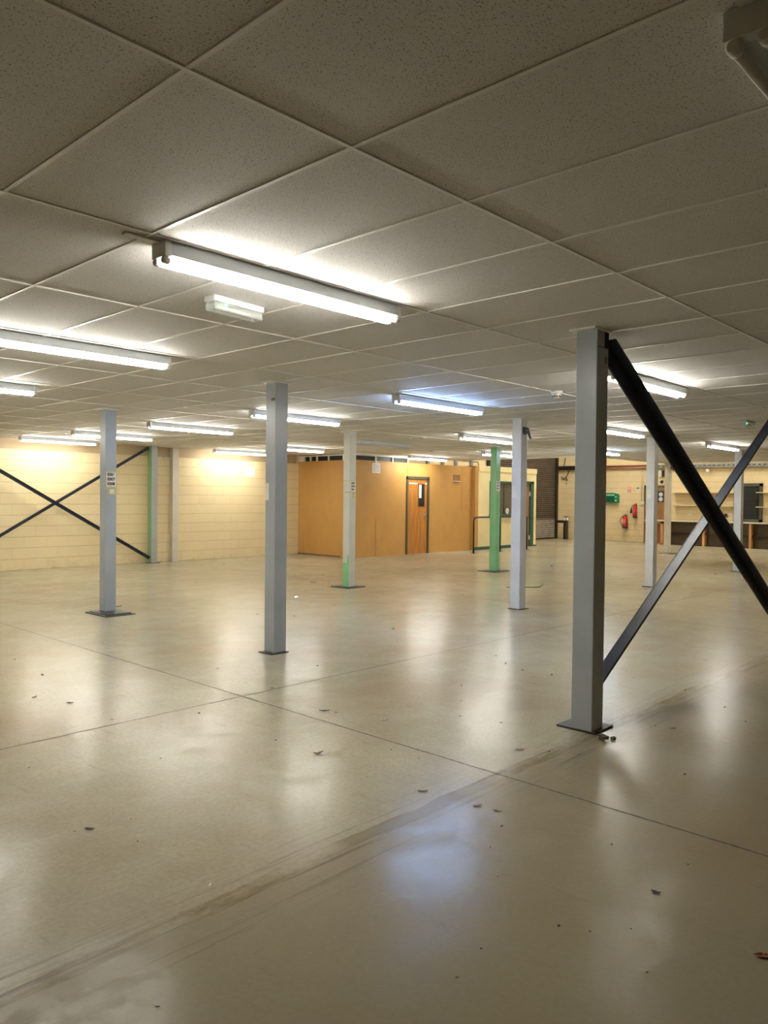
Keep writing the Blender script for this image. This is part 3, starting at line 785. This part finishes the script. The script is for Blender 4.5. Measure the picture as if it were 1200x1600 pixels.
obj('bottom_rail', boxes(((sx0+0.05-24.25, -0.03, 0), (sx1-24.25, 0.01, 0.05))), MT['guide'], sh)
obj('guide', boxes(((sx0-24.25-0.05, -0.06, 0), (sx0+0.09-24.25, 0.02, 4.6))), MT['guide'], sh)
obj('guide', boxes(((sx1-24.25-0.03, -0.06, 0), (sx1+0.12-24.25, 0.02, 4.6))), MT['guide'], sh)
# barrier post beside the shutter
t = thing('barrier_post', 'dark barrier post with a white square near its top, right of the shutter', 'post', (26.45, 15.2, 0))
obj('shaft', boxes(((-0.085, -0.06, 0.0), (0.085, 0.06, 0.87), 0, 0.004), ((-0.10, -0.075, 0.0), (0.10, 0.075, 0.012))), MT['guide'], t)
bm = bmesh.new(); add_box(bm, (-0.065, -0.072, 0.72), (0.05, -0.06, 0.84)); add_box(bm, (-0.097, -0.04, 0.72), (-0.085, 0.045, 0.84))
obj('white_square', bm, MT['paper'], t)
obj('cross_bar', boxes(((-0.02, 0.06, 0.62), (0.06, 0.42, 0.72))), MT['guide'], t)
# loose cables on the wall by the shutter
bm = bmesh.new()
add_tube(bm, [(26.77, 15.33, 3.6), (26.77, 15.43, 3.2), (26.775, 15.50, 2.835)], 0.012, 6)
add_tube(bm, [(26.77, 15.27, 2.66), (26.77, 15.33, 2.51), (26.77, 15.415, 2.384), (26.77, 15.50, 2.348), (26.77, 15.555, 2.361), (26.77, 15.61, 2.412)], 0.016, 6)
add_tube(bm, [(26.77, 15.61, 2.30), (26.77, 15.33, 2.305)], 0.010, 6)
add_tube(bm, [(26.77, 15.373, 2.384), (26.77, 15.37, 2.30), (26.77, 15.35, 2.234)], 0.012, 6)
add_tube(bm, [(26.77, 15.384, 2.17), (26.77, 15.382, 2.12)], 0.018, 6)
tag(obj('hanging_cable', bm, MT['black']), 'loose dark cables hanging on the wall right of the shutter', 'cable')

# ================================================================== BACK WALL THINGS
def on_back(x_off=0.0): return XB - x_off
t = thing('cable_tray', 'grey perforated cable tray running high along the back wall', 'cable tray', (XB-0.004, 8.0, 2.67))
bm = bmesh.new()
add_box(bm, (-0.13, -10, 0.0), (0, 4.0, 0.004)); add_box(bm, (-0.13, -10, 0.0), (-0.127, 4.0, 0.13)); 
obj('tray_side', bm, MT['galv'], t)
bm = bmesh.new()
y = -6.0
while y < 3.95:
    add_box(bm, (-0.1315, y, 0.045), (-0.1295, y+0.09, 0.075)); y += 0.16
o = obj('slot', bm, MT['dark'], t); o['kind'] = 'stuff'
t = thing('tray_trunking', 'dark narrow trunking on the back wall between shutter and nearest column', 'trunking', (XB-0.004, 15.1, 2.67))
obj('casing', boxes(((-0.12, -1.3, 0), (0, 0.62, 0.15))), MT['guide'], t)
for k, (z, r_) in enumerate(((2.70, 0.035), (2.78, 0.028))):
    bm = bmesh.new(); add_tube(bm, [(XB-0.05, 12.0, z), (XB-0.05, 13.8, z)], r_, 10)
    tag(obj('wall_pipe', bm, MT['redpipe'] if k == 0 else MT['redwood']), ['faded red pipe along the back wall, the lower of two', 'brown pipe along the back wall, the upper of two'][k], 'pipe', 'pipes along the back wall')

# green first-aid / eyewash case
t = thing('first_aid_case', 'green plastic wall case with rounded top on the back wall', 'first aid case', (XB, 13.50, 1.42))
bm = bmesh.new()
pr = [(-0.31, 0.0), (0.30, 0.0), (0.32, 0.03), (0.32, 0.28), (0.27, 0.33), (0.12, 0.365), (-0.12, 0.365), (-0.27, 0.33), (-0.32, 0.28), (-0.32, 0.03)]
add_prism(bm, pr, 0.0, 0.14)
bmesh.ops.transform(bm, matrix=Matrix.Rotation(math.pi/2, 4, 'Z'), verts=bm.verts)
obj('case', bm, MT['firstaid'], t)
obj('top_print', boxes(((-0.146, -0.18, 0.27), (-0.14, 0.2, 0.31)), ((-0.146, -0.27, 0.2), (-0.14, -0.20, 0.24)), ((-0.146, -0.27, 0.06), (-0.14, -0.20, 0.11))), MT['firstaid_pale'], t)
obj('recess', boxes(((-0.15, -0.18, 0.04), (-0.14, 0.28, 0.24), 0, 0.003)), plain('deep_green_plastic', (0.004, 0.10, 0.055), 0.25), t)

def extinguisher(y, z, h, r_, label, horn):
    t = thing('fire_extinguisher', label, 'fire extinguisher', (XB-0.11, y, z), group='fire extinguishers on the back wall')
    bm = bmesh.new()
    add_lathe(bm, [(r_*0.92, 0), (r_, 0.012), (r_, h*0.74), (r_*0.86, h*0.80), (r_*0.45, h*0.85), (r_*0.3, h*0.87)], 24)
    obj('cylinder', bm, MT['red'], t)
    bm = bmesh.new(); add_lathe(bm, [(r_*1.04, -0.005), (r_*1.06, 0.0), (r_*1.06, h*0.10), (r_*1.0, h*0.105)], 24)
    obj('base_ring', bm, MT['black'], t)
    bm = bmesh.new(); add_box(bm, (-0.018, -0.02, h*0.86), (0.018, 0.02, h*0.92), 0.003)
    add_box(bm, (-0.009, -0.10, h*0.94), (0.009, 0.02, h*0.955), 0, 0, Matrix.Rotation(0.0, 4, 'X')); add_box(bm, (-0.009, -0.08, h*0.90), (0.009, 0.02, h*0.91))
    add_tube(bm, [(0, -0.01, h*0.9), (0, -0.06, h*0.99)], 0.007, 6)
    obj('valve', bm, MT['black'], t)
    bm = bmesh.new(); add_box(bm, (-r_-0.002, -r_*0.6, h*0.30), (-r_*0.78, r_*0.6, h*0.62), 0.002); obj('printed_label', bm, MT['extlabel'] if not horn else MT['redsign'], t)
    bm = bmesh.new()
    if horn:
        add_tube(bm, [(0, 0.02, h*0.88), (0, r_+0.03, h*0.84), (-0.02, r_+0.06, h*0.66)], 0.011, 8)
        add_tube(bm, [(-0.02, r_+0.06, h*0.66), (-0.02, r_+0.07, h*0.30)], [0.022, 0.04], 12)
    else:
        add_tube(bm, [(0, 0.02, h*0.88), (0, r_+0.03, h*0.80), (0, r_+0.09, h*0.62), (0, r_+0.09, h*0.42), (0, r_+0.04, h*0.22), (-0.01, r_+0.01, h*0.1)], 0.011, 8)
    obj('hose', bm, MT['black'], t)
    bm = bmesh.new(); add_box(bm, (r_*0.9, -0.03, h*0.6), (0.108, 0.03, h*0.9), 0.002); obj('wall_bracket', bm, MT['black'], t)
extinguisher(12.90, 0.50, 0.52, 0.088, 'red fire extinguisher with a curved hose, hung lower on the back wall', False)
extinguisher(12.53, 0.89, 0.53, 0.062, 'slimmer red fire extinguisher with a black horn, hung higher on the back wall', True)
t = thing('safety_sign', 'small red fire sign on the back wall above the lower extinguisher', 'sign', (XB-0.003, 12.80, 1.91), group='safety signs on the back wall')
obj('panel', boxes(((-0.003, -0.065, -0.095), (0, 0.065, 0.095))), MT['redsign'], t)
obj('pictogram', boxes(((-0.005, -0.05, 0.01), (-0.003, -0.01, 0.08)), ((-0.005, 0.005, 0.0), (-0.003, 0.05, 0.08)), ((-0.005, -0.05, -0.07), (-0.003, 0.05, -0.055)), ((-0.005, -0.05, -0.04), (-0.003, 0.05, -0.025))), MT['paper'], t)
t = thing('safety_sign', 'small pale sign with dark marks on the back wall above the higher extinguisher', 'sign', (XB-0.003, 12.47, 1.91), group='safety signs on the back wall')
obj('panel', boxes(((-0.003, -0.05, -0.095), (0, 0.05, 0.095))), MT['paper'], t)
obj('pictogram', boxes(((-0.005, -0.04, 0.02), (-0.003, -0.005, 0.085)), ((-0.005, 0.005, 0.02), (-0.003, 0.04, 0.085)), ((-0.005, -0.015, -0.06), (-0.003, 0.02, -0.03))), MT['olive'], t)
# conduit and switch by the door
t = thing('light_switch', 'small white switch box at the foot of thin conduits beside the brown door', 'switch', (XB, 12.28, 1.43))
obj('switch_box', boxes(((-0.05, -0.07, -0.05), (0, 0.07, 0.05), 0, 0.005)), MT['white_plastic'], t)
bm = bmesh.new(); add_tube(bm, [(-0.015, 0.045, 0.05), (-0.015, 0.045, 1.22)], 0.012, 8); add_tube(bm, [(-0.015, -0.045, 0.05), (-0.015, -0.045, 1.22)], 0.012, 8)
obj('conduit', bm, MT['shelf'], t)

# brown door with notices, partly hidden by column
D = struct('door_3', boxes(((XB-0.05, 12.12, 0), (XB, 12.2, 2.06)), ((XB-0.05, 11.27, 0), (XB, 11.34, 2.06)), ((XB-0.05, 11.27, 1.98), (XB, 12.2, 2.06))), MT['olive'])
struct('door_leaf', boxes(((XB-0.035, 11.34, 0.01), (XB-0.005, 12.12, 1.98))), MT['brownwood'], D)
t = thing('door_sign', 'black sign with two round white notices on the brown door', 'sign', (XB-0.037, 11.62, 1.66))
obj('panel', boxes(((-0.004, -0.14, -0.19), (0, 0.13, 0.20))), MT['ink'], t)
for z in (0.08, -0.09):
    bm = bmesh.new(); add_lathe(bm, [(0.075, 0), (0.075, 0.003)], 24, mtx=Matrix.Translation((-0.004, -0.02, z)) @ FACE_NX); obj('round_notice', bm, plain('pale_blue_print', (0.55, 0.6, 0.68), 0.5), t)

# tall end board + bench units
t = thing('desk_unit', 'brown wooden end unit left of the long bench, beside the door', 'cabinet', (26.3, 11.70, 0))
obj('end_panel', boxes(((-0.15, 0.20, 0), (0.45, 0.235, 1.42))), MT['redwood'], t)
obj('side_frame', boxes(((-0.16, -0.46, 0), (-0.11, -0.38, 0.80)), ((-0.16, -0.46, 0.72), (-0.11, 0.2, 0.80)), ((-0.16, -0.46, 0.0), (-0.11, 0.2, 0.03))), MT['rawpine'], t)
obj('counter', boxes(((-0.20, -0.53, 0.80), (0.45, 0.2, 0.84))), MT['worktop'], t)
obj('back_panel', boxes(((-0.02, -0.5, 0.03), (0.0, 0.2, 0.72))), MT['redwood'], t)

t = thing('long_bench', 'long low bench with pale worktop and dark brown panels along the back wall', 'bench', (26.5, 8.0, 0))
y0, y1 = -6.0, 3.15
obj('worktop', boxes(((-0.32, y0, 0.80), (0.28, y1, 0.84), 0, 0.003)), MT['worktop'], t)
obj('back_panel', boxes(((-0.06, y0, 0.0), (-0.04, y1, 0.80))), MT['benchback'], t)
obj('mid_shelf', boxes(((-0.24, y0, 0.385), (-0.06, y1, 0.415))), MT['guide'], t)
obj('kick_board', boxes(((-0.24, y0, 0.0), (-0.20, y1, 0.03))), MT['guide'], t)
for y in (1.88, 0.39, -1.1, -2.6): obj('divider', boxes(((-0.29, y-0.035, 0.0), (-0.06, y+0.035, 0.80))), MT['rawpine'], t)
obj('end_panel', boxes(((-0.29, y1-0.03, 0.0), (0.28, y1, 0.80))), MT['brownwood'], t)

def shelf(y0, y1, z, label):
    t = thing('wall_shelf', label, 'shelf', (XB, (y0+y1)/2, z), group='shelves on the back wall')
    h = (y1-y0)/2
    obj('shelf_board', boxes(((-0.28, -h, 0), (0, h, 0.028), 0, 0.002)), MT['shelf'], t)
shelf(9.06, 11.13, 1.79, 'upper long cream shelf above the left part of the bench')
shelf(9.06, 11.13, 1.345, 'lower long cream shelf above the left part of the bench')
shelf(5.6, 8.33, 1.80, 'upper cream shelf right of the dark green window')
shelf(5.6, 8.33, 1.325, 'lower cream shelf right of the dark green window')
# window with dark green frame
o = struct('window_3', boxes(((XB-0.04, 8.20, 0.85), (XB, 8.30, 2.12)), ((XB-0.04, 9.0, 0.85), (XB, 9.1, 2.12)), ((XB-0.04, 8.2, 2.02), (XB, 9.1, 2.12)), ((XB-0.04, 8.2, 0.85), (XB, 9.1, 0.93))), MT['olive'])
struct('pane', boxes(((XB-0.02, 8.3, 0.93), (XB-0.01, 9.0, 2.02))), MT['darkglass'], o)
struct('sash', boxes(((XB-0.03, 8.38, 0.98), (XB-0.02, 8.42, 1.97)), ((XB-0.03, 8.42, 1.42), (XB-0.02, 9.0, 1.44))), MT['guide'], o)
# sockets
t = thing('wall_socket', 'white double socket above the bench, left of the crossed bracing centre', 'socket', (XB, 10.57, 1.065), group='wall sockets above the bench')
obj('face_plate', boxes(((-0.03, -0.08, -0.045), (0, 0.08, 0.045), 0, 0.004)), MT['white_plastic'], t)
t = thing('wall_socket', 'socket with a black plug in it above the bench', 'socket', (XB, 9.27, 1.05), group='wall sockets above the bench')
obj('face_plate', boxes(((-0.03, -0.08, -0.02), (0, 0.06, 0.06), 0, 0.004)), MT['white_plastic'], t)
obj('plug', boxes(((-0.09, 0.03, -0.07), (-0.0, 0.11, 0.05), 0, 0.008)), MT['black'], t)
# sensor hanging under the tray, alarm box and dome camera by the column
t = thing('wall_sensor', 'small white sensor hanging under the cable tray', 'sensor', (XB-0.09, 9.95, 2.56))
obj('body', boxes(((-0.04, -0.05, -0.05), (0.04, 0.05, 0.05), 0, 0.008), ((-0.005, -0.005, 0.05), (0.005, 0.005, 0.115))), MT['white_plastic'], t)
t = thing('alarm_sounder', 'small black box beside a white box high on the back wall near the brown door', 'alarm', (XB, 11.52, 2.49))
obj('black_case', boxes(((-0.09, -0.06, -0.12), (0, 0.04, 0.10), 0, 0.005)), MT['black'], t)
obj('white_case', boxes(((-0.08, 0.05, -0.12), (0, 0.15, 0.10), 0, 0.005)), MT['white_plastic'], t)
t = thing('dome_camera', 'small black dome on the back wall below the alarm box', 'camera', (XB, 11.58, 2.19))
bm = bmesh.new(); add_lathe(bm, [(0.06, 0), (0.06, 0.02), (0.05, 0.05), (0.02, 0.07)], 20, mtx=FACE_NX); obj('dome', bm, MT['black'], t)
obj('mount', boxes(((-0.02, -0.14, -0.05), (0, 0.05, -0.02))), MT['white_plastic'], t)
# white pipe curving down behind the pale column
bm = bmesh.new()
pts = [(13.3, 5.82, 2.45)]
for k in range(7):
    a = math.pi/2*k/6
    pts.append((13.3+0.05*math.sin(a), 5.82-0.03*math.sin(a), 2.45-0.10*(1-math.cos(a))-0.02))
bm2 = bmesh.new()
add_tube(bm2, [(13.18, 5.80, 2.36), (13.20, 5.79, 2.40), (13.24, 5.78, 2.41), (13.30, 5.76, 2.37), (13.32, 5.75, 2.28), (13.32, 5.75, 2.20)], 0.012, 8)
bm.free()
tag(obj('curved_conduit', bm2, MT['white_plastic']), 'short white conduit curving beside the top of the column before the brown door', 'conduit')

# ================================================================== LITTER ON THE FLOOR
def ray_floor(u, v):
    d = Fv + R2*((u-600)/F_PX) + U2*((800-v)/F_PX)
    s = -CZ/d.z
    return d.x*s, d.y*s
def leaf_bm(L_, W_, seed, curl=0.25):
    rn = random.Random(seed); bm = bmesh.new(); n_ = 7
    top = []; 
    for i in range(n_+1):
        f_ = i/n_
        w_ = W_*math.sin(math.pi*min(max(f_, 0.04), 0.96))**0.7*rn.uniform(0.75, 1.1)/2
        x = (f_-0.5)*L_
        z = curl*L_*(f_-0.5)**2*rn.uniform(0.8, 1.2)+0.002
        e = curl*W_*0.5*rn.uniform(0.4, 1.3)
        top.append([(x, -w_, z+e), (x, 0, z), (x, w_*rn.uniform(0.7, 1.1), z+e*rn.uniform(0.3, 1.2))])
    th_ = 0.0012
    up = [[bm.verts.new((a, b_, c+th_)) for a, b_, c in row] for row in top]
    dn = [[bm.verts.new((a, b_, c)) for a, b_, c in row] for row in top]
    for i in range(n_):
        for k in range(2):
            bm.faces.new((up[i][k], up[i+1][k], up[i+1][k+1], up[i][k+1])); bm.faces.new((dn[i][k], dn[i][k+1], dn[i+1][k+1], dn[i+1][k]))
        bm.faces.new((up[i][0], dn[i][0], dn[i+1][0], up[i+1][0])); bm.faces.new((up[i][2], up[i+1][2], dn[i+1][2], dn[i][2]))
    for r_ in (0, n_):
        for k in range(2): bm.faces.new((up[r_][k], up[r_][k+1], dn[r_][k+1], dn[r_][k]))
    return bm
def lump_bm(r_, seed, flat=0.5):
    rn = random.Random(seed); bm = bmesh.new()
    bmesh.ops.create_icosphere(bm, subdivisions=2, radius=r_)
    for v in bm.verts:
        v.co *= rn.uniform(0.7, 1.15); v.co.z = v.co.z*flat
    zmin = min(v.co.z for v in bm.verts)
    for v in bm.verts: v.co.z -= zmin
    return bm
def litter(name, bm, m, u, v, label, cat, rz=0.0, group=None):
    x, y = ray_floor(u, v)
    o = obj(name, bm, m, None, (x, y, 0.0005), rz); return tag(o, label, cat, group)
litter('dry_leaf', leaf_bm(0.055, 0.022, 1), MT['leaf_red'], 813, 1172, 'reddish brown leaf on the floor left of the nearest column base', 'leaf', 0.9-1.57, 'dry leaves on the floor')
litter('dry_leaf', leaf_bm(0.035, 0.018, 2), MT['scrap'], 1025, 1395, 'dark curled leaf on the floor at lower right', 'leaf', -1.4, 'dry leaves on the floor')
litter('dry_leaf', leaf_bm(0.055, 0.03, 3), MT['leaf_red'], 1192, 1495, 'red brown leaf cut by the right edge at the bottom', 'leaf', -0.9, 'dry leaves on the floor')
litter('dry_leaf', leaf_bm(0.05, 0.024, 4, 0.1), MT['leaf_tan'], 746, 1259, 'pale tan leaf on the floor just below the old partition line', 'leaf', -0.7, 'dry leaves on the floor')
litter('dry_leaf', leaf_bm(0.04, 0.018, 5, 0.1), MT['leaf_tan'], 778, 1267, 'small greyish leaf right of the pale tan leaf', 'leaf', -1.0, 'dry leaves on the floor')
litter('dry_leaf', leaf_bm(0.055, 0.015, 6), MT['leaf'], 661, 1237, 'narrow brown leaf lying on the old partition line', 'leaf', -0.6, 'dry leaves on the floor')
litter('dry_leaf', leaf_bm(0.075, 0.024, 7), MT['scrap'], 507, 1111, 'long dark leaf right of the crossing floor joints', 'leaf', -0.75, 'dry leaves on the floor')
litter('dry_leaf', leaf_bm(0.06, 0.022, 8, 0.5), MT['leaf'], 497, 1178, 'curled brown leaf below and right of the crossing floor joints', 'leaf', -0.4, 'dry leaves on the floor')
litter('dry_leaf', leaf_bm(0.045, 0.02, 9), MT['scrap'], 140, 1296, 'dark leaf alone on the floor at left', 'leaf', -0.8, 'dry leaves on the floor')
litter('dry_leaf', leaf_bm(0.05, 0.03, 10), MT['scrap'], 109, 1099, 'dark leaf on the floor at left above the joint, the right of two', 'leaf', -0.8, 'dry leaves on the floor')
litter('dry_leaf', leaf_bm(0.04, 0.025, 11), MT['scrap'], 54, 1090, 'dark leaf on the floor at left above the joint, the left of two', 'leaf', 0.4, 'dry leaves on the floor')
litter('dry_leaf', leaf_bm(0.10, 0.04, 12), MT['scrap'], 184, 948, 'dark leaf behind the base plate of the E006 column', 'leaf', -0.5, 'dry leaves on the floor')
litter('dry_leaf', leaf_bm(0.04, 0.02, 13), MT['scrap'], 1052, 1139, 'dark leaf on the floor right of the nearest column base', 'leaf', -0.7, 'dry leaves on the floor')
litter('debris_clump', lump_bm(0.038, 20, 0.45), MT['clump'], 942, 1156, 'brown clump of debris at the foot of the nearest column, the larger', 'debris', 0, 'debris clumps by the nearest column')
litter('debris_clump', lump_bm(0.02, 21, 0.6), MT['clump'], 958, 1156, 'brown clump of debris at the foot of the nearest column, the smaller', 'debris', 0, 'debris clumps by the nearest column')
litter('foil_ball', lump_bm(0.035, 22, 0.8), MT['foil'], 463, 937, 'crumpled shiny ball on the floor right of the second nearest column', 'foil ball')
litter('paper_scrap', leaf_bm(0.055, 0.02, 23, 0.6), MT['paper'], 600, 1126, 'small white scrap on the floor near the picture centre', 'paper scrap', -0.9, 'pale paper scraps on the floor')
litter('paper_scrap', lump_bm(0.017, 24, 0.8), MT['paper'], 614, 983, 'tiny white scrap on the floor left of the pale grey column', 'paper scrap', 0, 'pale paper scraps on the floor')
litter('paper_scrap', leaf_bm(0.10, 0.04, 25, 0.3), MT['tape'], 489, 910, 'pale yellow scrap on the floor left of the off-white column', 'paper scrap', -0.7, 'pale paper scraps on the floor')
litter('paper_scrap', leaf_bm(0.02, 0.006, 26, 0.6), MT['paper'], 328, 1384, 'tiny white curl on the floor at lower left', 'paper scrap', 0.6, 'pale paper scraps on the floor')
specks = [(23,1031,1),(306,910,1.6),(311,1115,1),(425,1076,1.1),(496,1041,1),(525,1114,.7),(431,1157,.8),(246,1575,.5),(215,1315,.4),(251,1186,.6),(156,909,2),
 (402,960,1.2),(460,963,1.3),(340,1045,.8),(66,1055,1.3),(719,1120,.9),(721,1072,.9),(720,1096,.9),(790,1037,1.1),(775,1025,1),(858,1175,.8),(783,1130,.8),(1071,1079,1),
 (1102,1032,1.3),(1070,1211,.9),(784,1292,.7),(873,1447,.6),(922,1457,.4),(986,1452,.4),(1011,1521,.5),(752,1483,.5),(714,1529,.5),(956,1320,.6),(766,1325,.4),(1075,1351,.4),
 (817,1048,1.2),(862,1055,1.2),(654,1186,.5),(611,1172,.6),(778,1371,.3),(1024,1135,.7),(1132,1106,1.1),(441,882,1.8),(505,899,2),(350,882,1.5),(337,869,3),(385,874,1.4),(645,868,2),(862,885,2.4),
 (1118,897,2.2),(1126,873,2),(940,1135,.6),(1165,1128,.8),(175,1125,.5),(45,1200,.5),(117,1300,.4),(205,1280,.4),(905,1180,.5),(1010,1100,.6),(990,1060,.8)]
marks = [((4.62, 2.47), 'the base of the nearest column'), ((4.74, 5.88), 'the base of the second nearest column'), ((4.82, 9.4), 'the base plate of the E006 column'),
 ((9.11, 9.35), 'the base plate of the off-white column'), ((9.02, 5.9), 'the column with the black top bracket'), ((13.4, 9.38), 'the base plate of the green column'),
 ((13.1, 5.84), 'the base of the column before the brown door'), ((3.51, 4.74), 'the crossing of the floor joints'), ((9.07, 15.6), 'the foot of the half green column'),
 ((15.95, 13.7), 'the tan partition door'), ((2.875, 1.239), 'the dark curled leaf at lower right'), (ray_floor(140, 1296), 'the lone dark leaf at left'), (ray_floor(813, 1172), 'the reddish leaf near the column base'),
 (ray_floor(746, 1259), 'the pale tan leaf'), (ray_floor(1192, 1495), 'the red brown leaf at the right edge'), (ray_floor(328, 1384), 'the tiny white curl'), (ray_floor(600, 1126), 'the small white scrap near the centre')]
near_of = {}
for k, (u, v, s) in enumerate(specks):
    x, y = ray_floor(u, v)
    q = min(range(len(marks)), key=lambda i_: math.hypot(marks[i_][0][0]-x, marks[i_][0][1]-y))
    near_of.setdefault(q, []).append((math.hypot(marks[q][0][0]-x, marks[q][0][1]-y), k))
ORD = ['', 'second ', 'third ', 'fourth ', 'fifth ', 'sixth ', 'seventh ', 'eighth ', 'ninth ', 'tenth ', 'eleventh ', 'twelfth ', 'thirteenth ']
speck_label = {}
for q, lst in near_of.items():
    for r_, (d_, k) in enumerate(sorted(lst)):
        speck_label[k] = 'tiny dark ' + ('flake' if k % 2 else 'crumb') + ' on floor, ' + ORD[r_] + 'closest to ' + marks[q][1]
for k, (u, v, s) in enumerate(specks):
    bm = leaf_bm(0.026*s, 0.013*s, 100+k, 0.4) if k % 2 else lump_bm(0.0085*s, 100+k, 0.5)
    litter('floor_scrap', bm, MT['scrap'], u, v, speck_label[k], 'scrap', random.uniform(-1.6, 0.4), 'tiny dark scraps on the floor')
# thin wire scrap behind the pale column
x, y = ray_floor(826, 918); x2, y2 = ray_floor(836, 913)
bm = bmesh.new(); add_tube(bm, [(x-0.3, y+0.25, 0.006), (x, y, 0.006), (x+0.15, y-0.12, 0.006), (x2+0.1, y2-0.1, 0.006)], 0.006, 6)
tag(obj('wire_scrap', bm, MT['black']), 'thin bent dark wire on the floor behind the pale grey column', 'wire')
